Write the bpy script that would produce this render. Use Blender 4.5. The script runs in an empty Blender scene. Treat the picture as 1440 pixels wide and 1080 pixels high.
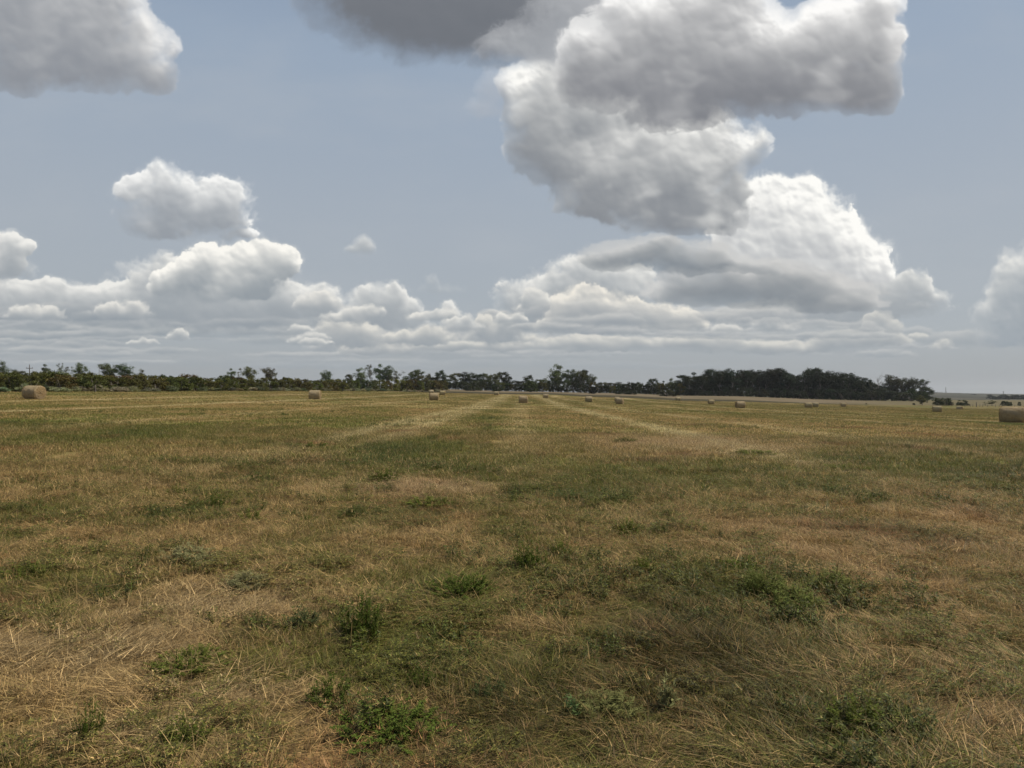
import bpy, math, random
import numpy as np
from mathutils import Vector
R = math.radians
sc = bpy.context.scene
col = sc.collection

# ---------------------------------------------------------------- camera
FPX = 1000.0                    # focal length in thousandths of the chart (photo width = 1440)
CAMH = 1.6
cd = bpy.data.cameras.new('camera'); cam = bpy.data.objects.new('camera', cd); col.objects.link(cam)
cd.sensor_width = 36; cd.lens = 25.0; cd.shift_y = 13/1440
cd.clip_start = .05; cd.clip_end = 30000
cam.location = (0, 0, CAMH); cam.rotation_euler = (R(90), 0, 0)
sc.camera = cam
# ---------------------------------------------------------------- exposure, sun
sc.view_settings.view_transform = 'Standard'; sc.view_settings.look = 'None'
sc.view_settings.exposure = 0; sc.view_settings.gamma = 1
SUN_EL, SUN_AZ = 54, 78          # azimuth clockwise from the view direction (+y)
SUN_STR = 5.0
ld = bpy.data.lights.new('sun', 'SUN'); ld.energy = SUN_STR; ld.angle = R(.6); ld.color = (1, .92, .79)
sun = bpy.data.objects.new('sun', ld); col.objects.link(sun)
to_sun = Vector((math.sin(R(SUN_AZ))*math.cos(R(SUN_EL)), math.cos(R(SUN_AZ))*math.cos(R(SUN_EL)), math.sin(R(SUN_EL))))
sun.rotation_euler = to_sun.to_track_quat('Z', 'Y').to_euler()
sun.location = (60, -20, 80)

# ---- cumulus field for the sky, worked out on a chart of world directions: U = x/y, V = z/y ----
CU0, CU1, CV0, CV1 = -0.95, 0.95, -0.02, 0.72       # chart limits
CRES = 0.001
CW, CH = int((CU1-CU0)/CRES), int((CV1-CV0)/CRES)

def sstep(a, b, x):
    t = np.clip((x-a)/(b-a), 0, 1); return t*t*(3-2*t)

def hsh(ix, iy, s):
    h = (ix.astype(np.int64)*374761393 + iy.astype(np.int64)*668265263 + s*974634777) & 0x7fffffff
    h = ((h ^ (h >> 13))*1274126177) & 0x7fffffff
    h = h ^ (h >> 16)
    return (h & 0xffffff).astype(np.float32)/np.float32(0xffffff)

def perlin(x, y, s):
    x0 = np.floor(x); y0 = np.floor(y); fx = x-x0; fy = y-y0
    u = fx*fx*fx*(fx*(fx*6-15)+10); v = fy*fy*fy*(fy*(fy*6-15)+10)
    def g(ix, iy, dx, dy):
        a = hsh(ix, iy, s)*6.2831853
        return np.cos(a)*dx+np.sin(a)*dy
    ix = x0.astype(np.int32); iy = y0.astype(np.int32)
    a = g(ix, iy, fx, fy); b = g(ix+1, iy, fx-1, fy)
    c = g(ix, iy+1, fx, fy-1); d = g(ix+1, iy+1, fx-1, fy-1)
    return ((a*(1-u)+b*u)*(1-v)+(c*(1-u)+d*u)*v)*1.5      # about -1..1

def worley(x, y, s):                                         # puff: 1 at cell points, 0 between
    x0 = np.floor(x).astype(np.int32); y0 = np.floor(y).astype(np.int32)
    best = np.full(x.shape, 9, np.float32)
    for j in (-1, 0, 1):
        for i in (-1, 0, 1):
            cx = x0+i; cy = y0+j
            dx = cx+hsh(cx, cy, s)-x; dy = cy+hsh(cx, cy, s+7)-y
            best = np.minimum(best, dx*dx+dy*dy)
    return np.clip(1-best, -0.2, 1)

def fbm(x, y, s, n, g=0.5):
    t = 0; a = 1; w = 0
    for k in range(n):
        t = t+a*perlin(x, y, s+k*11); w += a; a *= g; x = x*2.03+1.7; y = y*2.03+9.2
    return t/w

def puffs(x, y, s, n, g=0.5):
    t = 0; a = 1; w = 0
    for k in range(n):
        t = t+a*worley(x, y, s+k*13); w += a; a *= g; x = x*2.1+3.1; y = y*2.1+5.3
    return t/w

LD = np.array([0.42, -0.91])          # towards the sun on the chart, rows running down

def low0(q, r, seed): return fbm(q*.5, r*.5, seed+190, 2)*1.6+.1
def cloud(img, blobs, seed, wl=60, amp=0.5, edge=0.12, dark=(.30,.32,.35), lite=(.84,.84,.82), tau=26.,
          reach=110, puff=0.6, warp=0.25, haze=0.0, opac=1.0, relief=0.55, gain=1.0, wispy=0.35, sx=1.0, bdk=1.0, bias=0.0, patchy=.35):
    """blobs: (cx, cy, rx, ry[, weight]) in thousandths of the chart, x from -720 -> +720, y counted down from 553"""
    B = np.array([(b+(1.0,))[:5] for b in blobs], np.float32)
    pad = 60
    x0 = max(int((B[:,0]-B[:,2]).min()-pad-720+0), int(CU0*1000)); x1 = min(int((B[:,0]+B[:,2]).max()+pad-720), int(CU1*1000)-1)
    y0 = max(int((B[:,1]-B[:,3]).min()-pad), int(553-CV1*1000)+1); y1 = min(int((B[:,1]+B[:,3]).max()+pad), int(553-CV0*1000)-1)
    X, Y = np.meshgrid(np.arange(x0, x1, dtype=np.float32)+720, np.arange(y0, y1, dtype=np.float32))
    q = X/(wl*sx); r = Y/wl
    wx = fbm(q*.8, r*.8, seed, 4); wy = fbm(q*.8+31, r*.8+17, seed+3, 4)
    Xw = X+wx*wl*warp*1.6*sx; Yw = Y+wy*wl*warp*1.2
    acc = np.zeros_like(X)
    for cx, cy, rx, ry, w in B:
        dy = (Yw-cy)/ry
        dy = np.where(dy > 0, dy*1.25, dy)                 # flatter bases
        f = w*(1-((Xw-cx)/rx)**2-dy**2)
        acc += np.exp(np.clip(3.2*f, -30, 8))
    F = np.log(acc+1e-6)/3.2
    P1 = puffs(q*.75+wx*.35, r*.75+wy*.35, seed+40, 3, .5)
    P2 = puffs(q*2.9+wx*.5, r*2.9+wy*.5, seed+47, 3, .5)
    Nn = fbm(q*1.5, r*1.5, seed+70, 6, .55)
    n = puff*((P1-.45)*1.25+(P2-.42)*.55)+(1-puff)*Nn*1.1
    P3 = puffs(q*7.5+wx, r*7.5+wy, seed+53, 3, .55)
    big_ = fbm(q*.42, r*.55, seed+61, 2)
    tear = fbm(q*3.2+2*wx, r*3.2+2*wy, seed+64, 5, .62)
    D = F+bias+amp*1.35*(n+.22*wy+.35*big_)+amp*(.22*(P3-.4)+.5*tear*sstep(-.1, .5, -low0(q, r, seed)))-.03
    # ragged, unevenly soft edges
    rag = fbm(q*5, r*5, seed+95, 4, .6)
    so = sstep(-.35, .45, fbm(q*.6, r*.6, seed+90, 3)+.25*wispy)
    e = edge*(0.55+3.0*so*so*(wispy+.4))
    T = np.clip(D, 0, None)
    T = T/(T+.55)*1.5
    H, W = T.shape
    # light reaching each point: thickness summed towards the sun
    def march(dirx, diry, st, rch):
        S = np.zeros_like(T)
        for k in range(1, int(rch/st)+1):
            dx = int(round(dirx*k*st)); dy = int(round(diry*k*st))
            ys0, ys1 = max(0, dy), min(H, H+dy); yd0 = max(0, -dy)
            xs0, xs1 = max(0, dx), min(W, W+dx); xd0 = max(0, -dx)
            if ys1 <= ys0 or xs1 <= xs0: break
            S[yd0:yd0+ys1-ys0, xd0:xd0+xs1-xs0] += T[ys0:ys1, xs0:xs1]*st*np.exp(-k*st/(rch*.6))
        return S
    st = 3 if reach < 60 else 5
    S = march(LD[0], LD[1], st, reach)
    U = march(0, -1, st, reach*1.5); Dn = march(0, 1, st, reach*1.5)
    base = U/(U+Dn+reach*.12)                              # 0 at the top, 1 at the foot
    light = .62*np.exp(-S/(tau*.9))+.38*np.exp(-U/(tau*1.3))
    low = fbm(q*.55, r*.55, seed+150, 3)
    bm = sstep(.12, .80, base+.34*low+.10*(P1-.45))
    e = np.minimum(e*(1+1.2*bm), .50+.1*wispy)
    a = sstep(0, 1, (D+.06+rag*np.minimum(e, .3)*.9)/(e*2.6+.05))
    halo = (.12+.55*wispy*so)*sstep(-.75, .12, D+.55*tear+.25*Nn)**2.6
    a = 1-(1-a)*(1-halo)
    def blur(A, n):
        for i in range(n):
            A = (A+np.roll(A, 1, 0)+np.roll(A, -1, 0)+np.roll(A, 1, 1)+np.roll(A, -1, 1))/5
        return A
    def slope(A):
        gy, gx = np.gradient(A); g = np.sqrt(gx*gx+gy*gy+.6)
        return -(gx*LD[0]+gy*LD[1])/g
    big = slope(blur(P1*wl*.8+low*wl*.5+np.sqrt(np.clip(D, 0, 4))*wl*.28, 5))
    fine = slope(blur(P2*wl*.24+Nn*wl*.10, 2))+.28*slope(blur(P3*wl*.10, 2))
    patch = sstep(-.2, .35, fbm(q*.9, r*.9, seed+170, 3))
    L = np.clip(light*gain, 0, 1.2)
    L = L*(1-.35*relief)+relief*(.18+.50*big+.32*fine*(.30+.70*patch))*(.15+.85*L)+.04
    L = L+.22*low*(1-np.abs(2*L-1))*relief
    L = L*(1+patchy*1.1*np.clip(fbm(q*.65+7, r*.8+3, seed+210, 3)+.04, -.45, .6))
    L = L*(1-.78*bdk*bm*(1-patchy*.9*sstep(.05, .45, fbm(q*.7+2, r*1.3, seed+230, 3))))
    L = np.clip(L, 0, 1.06)
    # thin rims pass light
    L = L+(.75-L)*.16*(1-sstep(0, .3, D))*(1-bm)*(L < .75)
    L = blur(L, 1)
    Ls = blur(L, int(2+wl*.16)); k = sstep(.42, .85, Ls); L = Ls+(L-Ls)*(.30+.70*k)
    a = a*opac
    for c in range(3):
        col = dark[c]+(lite[c]-dark[c])*L
        col = col*(1-haze)+(.345, .385, .42)[c]*haze
        i0 = y0-int(553-CV1*1000)-1; j0 = x0-int(CU0*1000)
        s = (slice(i0, i0+H), slice(j0, j0+W))
        img[s+(c,)] = img[s+(c,)]*(1-a)+col*a                # premultiplied over
    img[s+(3,)] = img[s+(3,)]*(1-a)+a

def bands(img, x0, x1, y0, y1, seed, n, lite, dark, opac, haze):
    rg = np.random.RandomState(seed)
    for k in range(n):
        y = y0+(y1-y0)*((k+.5)/n)+rg.uniform(-3, 3)
        rxk = rg.uniform(35, 120); hh = 3+10*(1-(y-y0)/(y1-y0))
        bl = []
        cx = rg.uniform(x0, x1)
        for j in range(rg.randint(2, 5)):
            bl.append((cx+rg.uniform(-1, 1)*rxk*1.2, y-rg.uniform(0, hh*.5), rxk*rg.uniform(.4, 1), hh*rg.uniform(.6, 1.3)))
        cloud(img, bl, seed+k, wl=max(9, hh*1.6), sx=2.2, amp=.5, edge=.28, dark=dark, lite=lite, tau=7, reach=22,
              haze=haze+(.45*(y-y0)/(y1-y0)), opac=opac*rg.uniform(.5, 1), warp=.25, relief=.5)

def build_clouds():
    img = np.zeros((CH, CW, 4), np.float32)
    WH = (.86, .85, .81); CR = (.80, .77, .70); GD = (.27, .30, .335); BG = (.30, .335, .37)
    yv, xv = np.mgrid[0:CH, 0:CW].astype(np.float32)
    vl = sstep(-.15, .55, fbm(xv/330, yv/120, 1201, 5, .55))*.20*sstep(0, 250, yv)+.05
    for c, k in enumerate((.47, .50, .535)): img[..., c] = k*vl
    img[..., 3] = vl
    # banks low over the horizon, far first
    bands(img, -100, 1330, 505, 522, 900, 14, (.52,.53,.53), (.33,.365,.395), .75, .35)
    bands(img, -100, 1340, 470, 508, 300, 26, (.66,.65,.62), (.28,.32,.36), .95, .15)
    bands(img, -60, 480, 445, 500, 500, 20, (.60,.60,.58), (.22,.265,.31), .95, .1)
    bands(img, 700, 1300, 440, 492, 600, 18, (.68,.67,.64), (.25,.285,.325), .95, .1)
    cloud(img, [(700,488,46,9),(540,492,60,10),(620,488,40,8),(830,485,90,13),(980,482,70,10),(1090,490,110,11),(1210,478,70,14)], 21, wl=18, sx=1.6, amp=.5, tau=9, reach=24, haze=.3, lite=CR, dark=BG)
    # small far cumulus
    cloud(img, [(508,425,18,16),(535,430,34,26),(552,418,14,20),(520,450,40,18),(577,441,15,17),(560,455,40,14)], 31, wl=24, amp=.75, edge=.2, tau=16, reach=50, haze=.14, lite=WH, dark=BG)
    cloud(img, [(630,440,13,17,1.2),(632,448,10,10,1)], 32, wl=18, amp=.4, edge=.22, tau=14, reach=30, haze=.12, lite=WH, dark=BG)
    cloud(img, [(680,452,11,9),(715,458,20,17),(700,476,42,12),(690,466,24,10)], 33, wl=18, amp=.7, edge=.2, tau=12, reach=36, haze=.22, lite=CR, dark=BG)
    cloud(img, [(511,347,15,15,1.2),(498,352,12,7,.8)], 34, wl=18, amp=.3, edge=.6, tau=22, reach=20, haze=.2, opac=.8, lite=WH, dark=BG)
    cloud(img, [(606,396,10,9,.8),(618,408,26,6,.5)], 35, wl=16, amp=.4, edge=.5, tau=22, reach=20, haze=.4, opac=.4, lite=WH, dark=BG)
    # left bank
    cloud(img, [(-30,425,80,26),(60,424,80,24),(130,424,60,22),(190,422,70,30),(250,405,70,38),(300,425,110,40),(400,428,52,30),(440,430,34,28),(340,440,120,30),(170,440,120,24),(-20,440,120,20)], 41,
          wl=34, amp=.75, edge=.14, tau=19, reach=70, haze=.08, lite=WH, dark=BG, sx=1.2)
    bands(img, -80, 470, 446, 476, 550, 10, (.52,.53,.53), (.22,.265,.31), .75, .08)
    cloud(img, [(500,468,30,16),(470,462,20,14),(505,482,50,12),(580,478,50,12),(600,470,24,12)], 43, wl=20, amp=.7, edge=.2, tau=12, reach=40, haze=.2, lite=CR, dark=BG)
    # right-hand middle distance
    cloud(img, [(745,412,44,18),(790,400,36,26),(830,390,40,26),(760,430,50,24),(805,372,20,14),(860,410,60,40),(800,440,60,26),(760,455,40,14)], 51, wl=30, amp=.8, edge=.14, tau=20, reach=70, haze=.10, lite=WH, dark=BG)
    cloud(img, [(1190,415,60,26),(1240,405,24,18),(1230,428,90,22),(1280,400,24,17),(1305,408,12,8),(1290,418,40,9),(1180,440,80,18)], 53, wl=24, amp=.75, edge=.2, tau=15, reach=50, haze=.22, lite=WH, dark=(.33,.36,.39))
    cloud(img, [(1235,452,20,14),(1255,462,14,12),(1225,462,14,8),(1322,486,16,8),(1290,474,12,6)], 54, wl=16, amp=.5, edge=.2, tau=14, reach=20, haze=.3, opac=.8, lite=CR, dark=BG)
    # strewn small cumulus
    rg = np.random.RandomState(77)
    for i in range(18):
        yy = rg.uniform(432, 484); f = (508-yy)/72
        xx = rg.choice([rg.uniform(-60, 700), rg.uniform(640, 1420)]); w = (9+26*f)*rg.uniform(.6, 1.3); h = w*rg.uniform(.3, .55)
        cloud(img, [(xx+rg.uniform(-.8, .8)*w, yy-rg.uniform(0, .7)*h, w*rg.uniform(.35, .8), h*rg.uniform(.5, 1)) for j in range(4)]+[(xx, yy, w, h*.5)], 2000+i*7,
              wl=6+12*f, amp=.8, edge=.22, tau=5+7*f, reach=9+26*f, haze=.42-.28*f, opac=.85, lite=(.90,.87,.80), dark=BG, wispy=.5)
    # the tall bright tower
    cloud(img, [(1075,290,42,36),(1125,286,38,34),(1100,320,72,52),(1155,325,44,38),(1180,350,44,36),(1215,350,14,16),(1130,370,95,48),(1060,350,52,60),(1200,385,44,24)], 61,
          wl=34, amp=.72, edge=.10, tau=70, reach=90, puff=.85, haze=.02, lite=(.98,.97,.93), dark=(.38,.40,.43), relief=.75, gain=1.22, wispy=.3, bdk=.6)
    cloud(img, [(1040,408,100,30),(1120,412,100,27),(980,405,60,26),(1090,395,90,22),(1165,425,60,14)], 62, wl=52, sx=1.6, amp=.42, edge=.2, tau=15, reach=60, haze=.06, lite=(.64,.63,.61), dark=(.20,.23,.26), relief=.45, wispy=.9, patchy=.9)
    cloud(img, [(820,425,38,26),(850,440,44,26),(880,445,40,20),(800,448,30,18),(930,450,50,18),(960,456,34,12),(780,460,30,12)], 63, wl=28, amp=.75, edge=.16, tau=24, reach=60, haze=.06, lite=(.86,.82,.74), dark=BG)
    bands(img, 780, 1230, 440, 480, 700, 12, (.66,.65,.62), (.27,.305,.345), .8, .1)
    # dark shelf between tower and middle cloud
    cloud(img, [(900,358,70,24),(960,360,70,24),(860,366,40,15),(1000,372,60,16),(1060,378,40,10)], 71, wl=44, sx=1.5, amp=.42, edge=.2, tau=18, reach=60, haze=.05, lite=(.60,.60,.59), dark=(.19,.22,.25), relief=.45, wispy=.9, patchy=.9)
    # the slanting middle cloud
    cloud(img, [(735,118,30,26,1.3),(785,108,44,34,1.4),(830,150,60,50,1.6),(765,160,46,50,1.4),(770,205,44,40,1.4),(810,225,76,56,1.8),(840,190,70,50,1.8),(865,255,90,56,1.8),(940,250,70,50,1.8),(970,300,70,30,1.5),(930,285,92,44,1.5),(1000,300,54,32,1.2),(1000,240,50,50,1.3),(930,200,96,66,1.8),(1048,212,22,24,.6),(835,292,44,16,.8),(1035,270,26,22,.8)], 81,
          wl=60, amp=.66, edge=.17, tau=80, reach=110, haze=.02, lite=(.96,.95,.91), dark=(.185,.205,.235), relief=.6, wispy=.9, gain=1.15, patchy=.7)
    cloud(img, [(697,125,24,28,.9),(684,152,30,14,.8)], 83, wl=30, amp=.35, edge=.8, tau=40, reach=30, opac=.45, lite=(.66,.68,.71), dark=(.4,.42,.46))
    # dark cloud overhead, joined to the big one by a paler veil
    cloud(img, [(810,30,130,76,1.8),(870,50,90,60,1.6),(880,-20,140,60,1.6),(770,66,80,40,1.6),(850,90,70,40,1.4),(930,0,90,60,1.6)], 92, wl=90, amp=.22, edge=.42, tau=60, reach=130, puff=.3, lite=(.60,.61,.63), dark=(.30,.32,.35), relief=.35, bdk=.5, wispy=.5)
    cloud(img, [(560,-30,130,96,1.5),(650,-30,130,116,1.6),(745,-10,120,84,1.5),(600,20,120,70,1.4),(500,-20,80,66,1.2),(790,0,90,56,1.4),(690,40,120,64,1.6),(590,40,110,60,1.4)], 91,
          wl=90, amp=.20, edge=.36, tau=30, reach=150, puff=.25, lite=(.46,.46,.47), dark=(.145,.16,.185), relief=.25, wispy=.4, gain=1.0, bdk=.6)
    cloud(img, [(770,60,90,40,1.2),(810,30,70,60,1.3),(740,70,60,24,.9)], 94, wl=60, amp=.5, edge=.6, tau=60, reach=60, puff=.3, opac=.75, lite=(.55,.56,.58), dark=(.27,.29,.32), relief=.35, bdk=.4, wispy=.8)
    # the big grey cloud at upper right
    cloud(img, [(880,105,90,66,1.5),(838,112,46,44,1.2),(950,140,80,50,1.5),(1000,100,120,74,1.8),(960,30,110,60,1.8),(1050,45,70,50,1.5),(1100,110,110,60,1.6),(1180,120,80,46,1.5),(1205,55,50,50,1.5),(1248,72,26,46,1.3),(1175,30,46,40,1.4),(1120,60,60,40,1.4),(1195,132,50,30,1.2),(1225,110,40,36,1.2),(1230,8,34,34,1.2),(1000,0,80,50,1.6)], 101,
          wl=70, amp=.58, edge=.17, tau=66, reach=160, haze=.0, gain=1.12, lite=(.95,.94,.92), dark=(.18,.19,.215), relief=.45, wispy=.9, bias=.1, patchy=.6)
    # upper left
    cloud(img, [(20,10,130,80,1.6),(90,40,110,64,1.6),(150,10,46,40,1.3),(150,90,84,40,1.3),(205,64,36,34,1.1),(243,64,14,20,.9),(50,90,110,42,1.5),(215,110,36,24,1.1),(30,-60,150,60,1.6)], 111,
          wl=62, amp=.58, edge=.2, tau=66, reach=160, haze=.0, lite=(.86,.85,.83), dark=(.24,.26,.295), relief=.5, wispy=.9, patchy=.6)
    # left middle cloud, and the oval one under it
    cloud(img, [(232,268,42,30),(190,270,32,20),(300,276,36,28),(260,290,70,32),(240,315,62,22),(300,312,50,20),(335,332,26,8,.8)], 121,
          wl=40, amp=.68, edge=.16, tau=36, reach=80, haze=.04, lite=(.92,.92,.90), dark=(.27,.30,.34), relief=.6)
    cloud(img, [(270,398,52,26),(310,380,60,34),(365,368,48,26),(395,372,24,22),(330,400,70,26)], 131,
          wl=38, amp=.6, edge=.10, tau=50, reach=80, haze=.02, lite=(.95,.93,.87), dark=(.24,.28,.32), relief=.6, wispy=.15)
    cloud(img, [(0,352,36,24),(35,352,16,14),(5,378,36,24),(-40,370,60,40)], 141, wl=34, amp=.5, edge=.1, tau=34, reach=60, haze=.04, lite=(.87,.86,.82), dark=BG, relief=.6)
    # right edge
    cloud(img, [(1425,385,26,28),(1445,400,44,34),(1415,412,32,18),(1480,380,60,40),(1440,445,60,34),(1430,475,50,16),(1500,450,80,40)], 151, wl=40, amp=.5, edge=.16, tau=30, reach=90, haze=.12, lite=(.86,.85,.81), dark=(.30,.345,.39), relief=.55)
    return img

# ---------------------------------------------------------------- world: Nishita daylight, thin veil of haze, cumulus
w = bpy.data.worlds.new('World'); sc.world = w; w.use_nodes = True
nt = w.node_tree; nt.nodes.clear()
def N(t, **k):
    n = nt.nodes.new(t)
    for a, b in k.items(): setattr(n, a, b)
    return n
L = lambda a, b: nt.links.new(a, b)
def M(op, a, b=None, clamp=False):
    n = N('ShaderNodeMath', operation=op); n.use_clamp = clamp
    for i, v in enumerate((a, b)):
        if v is None: continue
        if isinstance(v, (int, float)): n.inputs[i].default_value = v
        else: L(v, n.inputs[i])
    return n.outputs[0]
sky = N('ShaderNodeTexSky', sky_type='NISHITA', sun_disc=False, sun_elevation=R(SUN_EL), sun_rotation=R(SUN_AZ), air_density=1.0, dust_density=2.5, ozone_density=1.2)
tc = N('ShaderNodeTexCoord'); sp = N('ShaderNodeSeparateXYZ'); L(tc.outputs['Generated'], sp.inputs[0])
X, Y, Z = sp.outputs
ym = M('MAXIMUM', Y, .02)
U = M('DIVIDE', X, ym); V = M('DIVIDE', Z, ym)
mp = N('ShaderNodeCombineXYZ')
L(M('DIVIDE', M('SUBTRACT', U, CU0), CU1-CU0), mp.inputs[0]); L(M('DIVIDE', M('SUBTRACT', V, CV0), CV1-CV0), mp.inputs[1])
im = build_clouds()
# fade the chart out towards its sides and top
fx = np.minimum(np.arange(CW), np.arange(CW)[::-1])/90.0; fy = np.arange(CH)/90.0
im *= (np.clip(fx, 0, 1)[None, :]*np.clip(fy, 0, 1)[:, None])[..., None]
cimg = bpy.data.images.new('cumulus_field', CW, CH, alpha=True, float_buffer=True, is_data=True)
cimg.alpha_mode = 'CHANNEL_PACKED'
cimg.pixels.foreach_set(np.ascontiguousarray(im[::-1]).astype(np.float32).ravel()); cimg.update(); cimg.pack()
tex = N('ShaderNodeTexImage', image=cimg, extension='CLIP', interpolation='Linear'); L(mp.outputs[0], tex.inputs[0])
front = M('GREATER_THAN', Y, .05)
alpha = M('MULTIPLY', tex.outputs['Alpha'], front)
# thin veil: whitens the sky towards the horizon
ramp = N('ShaderNodeValToRGB'); L(M('ABSOLUTE', Z), ramp.inputs[0])
e = ramp.color_ramp.elements
e[0].position = 0; e[0].color = (.36, .38, .395, 1)
e[1].position = 1; e[1].color = (.10, .155, .27, 1)
for p, c in ((.08, (.41, .45, .485)), (.22, (.395, .445, .505)), (.42, (.325, .405, .515)), (.60, (.20, .28, .42))):
    x = e.new(p); x.color = c+(1,)
bgs = N('ShaderNodeBackground'); L(sky.outputs[0], bgs.inputs[0]); bgs.inputs[1].default_value = .075
bgv = N('ShaderNodeBackground'); L(ramp.outputs[0], bgv.inputs[0]); bgv.inputs[1].default_value = 1
mv = N('ShaderNodeMixShader'); mv.inputs[0].default_value = .9; L(bgs.outputs[0], mv.inputs[1]); L(bgv.outputs[0], mv.inputs[2])
blk = N('ShaderNodeBackground'); blk.inputs[0].default_value = (0, 0, 0, 1)
mk = N('ShaderNodeMixShader'); L(alpha, mk.inputs[0]); L(mv.outputs[0], mk.inputs[1]); L(blk.outputs[0], mk.inputs[2])
bgc = N('ShaderNodeBackground'); L(tex.outputs['Color'], bgc.inputs[0]); L(front, bgc.inputs[1])
ad = N('ShaderNodeAddShader'); L(mk.outputs[0], ad.inputs[0]); L(bgc.outputs[0], ad.inputs[1])
wo = N('ShaderNodeOutputWorld'); L(ad.outputs[0], wo.inputs[0])

# ---------------------------------------------------------------- helpers
def tag(o, label=None, cat=None, group=None, kind=None):
    if label: o['label'] = label
    if cat: o['category'] = cat
    if group: o['group'] = group
    if kind: o['kind'] = kind
    return o
def npmesh(name, V, F, attrs=None, mat=None, smooth=False, midx=None):
    V = np.asarray(V, np.float32); F = np.asarray(F, np.int32); k = F.shape[1]
    me = bpy.data.meshes.new(name)
    me.vertices.add(len(V)); me.vertices.foreach_set('co', V.ravel())
    me.loops.add(F.size); me.loops.foreach_set('vertex_index', F.ravel())
    me.polygons.add(len(F)); me.polygons.foreach_set('loop_start', np.arange(0, F.size, k, dtype=np.int32))
    me.polygons.foreach_set('loop_total', np.full(len(F), k, np.int32))
    if smooth: me.polygons.foreach_set('use_smooth', np.ones(len(F), bool))
    for m in (mat if isinstance(mat, (list, tuple)) else [mat] if mat else []): me.materials.append(m)
    if midx is not None: me.polygons.foreach_set('material_index', np.asarray(midx, np.int32))
    for a, v in (attrs or {}).items():
        v = np.asarray(v, np.float32)
        at = me.attributes.new(a, 'FLOAT_COLOR' if v.ndim == 2 else 'FLOAT', 'POINT')
        if v.ndim == 2: at.data.foreach_set('color', np.concatenate([v, np.ones((len(v), 1), np.float32)], 1).ravel())
        else: at.data.foreach_set('value', v)
    me.update(calc_edges=True); me.validate()
    return me
def link(name, data, parent=None, loc=(0, 0, 0), rz=0, s=1):
    o = bpy.data.objects.new(name, data); col.objects.link(o)
    o.location = loc; o.rotation_euler = (0, 0, rz); o.scale = (s,)*3 if not hasattr(s, '__len__') else s
    if parent: o.parent = parent
    return o
class NT:
    def __init__(s, name):
        s.m = bpy.data.materials.new(name); s.m.use_nodes = True; s.t = s.m.node_tree; s.t.nodes.clear()
    def n(s, t, **k):
        x = s.t.nodes.new(t)
        for a, b in k.items():
            if a.startswith('i_'): x.inputs[int(a[2:])].default_value = b
            else: setattr(x, a, b)
        return x
    def l(s, a, b): s.t.links.new(a, b)
    def math(s, op, a, b=None, c=None, clamp=False):
        x = s.n('ShaderNodeMath', operation=op); x.use_clamp = clamp
        for i, v in enumerate((a, b, c)):
            if v is None: continue
            if isinstance(v, (int, float)): x.inputs[i].default_value = v
            else: s.l(v, x.inputs[i])
        return x.outputs[0]
    def mix(s, f, a, b, bt='MIX'):
        x = s.n('ShaderNodeMix', data_type='RGBA', blend_type=bt)
        for i, v in ((0, f), (6, a), (7, b)):
            if isinstance(v, (int, float)): x.inputs[i].default_value = v
            elif isinstance(v, tuple): x.inputs[i].default_value = v+(1,) if len(v) == 3 else v
            else: s.l(v, x.inputs[i])
        return x.outputs[2]
    def attr(s, name, typ='GEOMETRY'):
        return s.n('ShaderNodeAttribute', attribute_name=name, attribute_type=typ)
    def noise(s, vec, scale, detail=4, rough=.5, dist=0):
        x = s.n('ShaderNodeTexNoise'); x.inputs['Scale'].default_value = scale; x.inputs['Detail'].default_value = detail
        x.inputs['Roughness'].default_value = rough; x.inputs['Distortion'].default_value = dist
        if vec is not None: s.l(vec, x.inputs['Vector'])
        return x
    def out(s, shader, vol=None):
        o = s.n('ShaderNodeOutputMaterial')
        if shader: s.l(shader, o.inputs[0])
        if vol: s.l(vol, o.inputs[1])
        return s.m
    def leaf(s, colour, trans=.25, rough=.7, spec=.2):
        d = s.n('ShaderNodeBsdfPrincipled'); s.l(colour, d.inputs['Base Color']); d.inputs['Roughness'].default_value = rough
        d.inputs['Specular IOR Level'].default_value = spec
        t = s.n('ShaderNodeBsdfTranslucent'); s.l(colour, t.inputs[0])
        m = s.n('ShaderNodeMixShader'); m.inputs[0].default_value = trans; s.l(d.outputs[0], m.inputs[1]); s.l(t.outputs[0], m.inputs[2])
        return s.out(m.outputs[0])

# ---------------------------------------------------------------- lie of the land
# (px, py, depth): where the foot of something stands, px/py in thousandths of the chart as above
CP = [(48,565,75),(443,562,111),(610,564.5,136),(607,553.5,250),(622.5,556.2,230),(698,558.5,270),(736,567.5,138),(767,559.8,230),
      (828,564.5,178),(871.5,567.5,160),(953.5,564.7,290),(1000,570,220),(1041,575,145),(1136.5,574,200),(1186,573,250),
      (1318,577.3,165),(1349,576.3,280),(1423.5,594,61),
      (640,552,310),(900,560,305),(1100,566,305),(1300,573,290),(1440,574,290),
      (0,553,98),(90,551.5,104),(200,549.5,125),(300,548.2,160),(400,547.5,200),(500,547.8,245),(560,548,290),
      (400,546,300),(200,547,260),(0,549,180)]
CPX = np.array([((a-720)/1000*d, d) for a, b, d in CP]); CPZ = np.array([CAMH-(b-553)/1000*d for a, b, d in CP])
ex = [(0,3),(0,8),(0,15),(0,30),(-8,10),(8,10),(-20,25),(20,25),(0,-20),(-30,-20),(30,-20),(-60,10),(60,10)]
CPX = np.vstack([CPX, np.array(ex, float)]); CPZ = np.concatenate([CPZ, np.array([0 if abs(x) < 1 else -.014*x for x, y in ex])])
def _base(x, y):
    xc = 260*np.tanh(x/260)
    return np.stack([xc*np.minimum(np.abs(y)+40, 380)/380, xc, (np.clip(y, 0, 400)/400)**2, np.clip(y, 0, 400)/400], -1)
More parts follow.
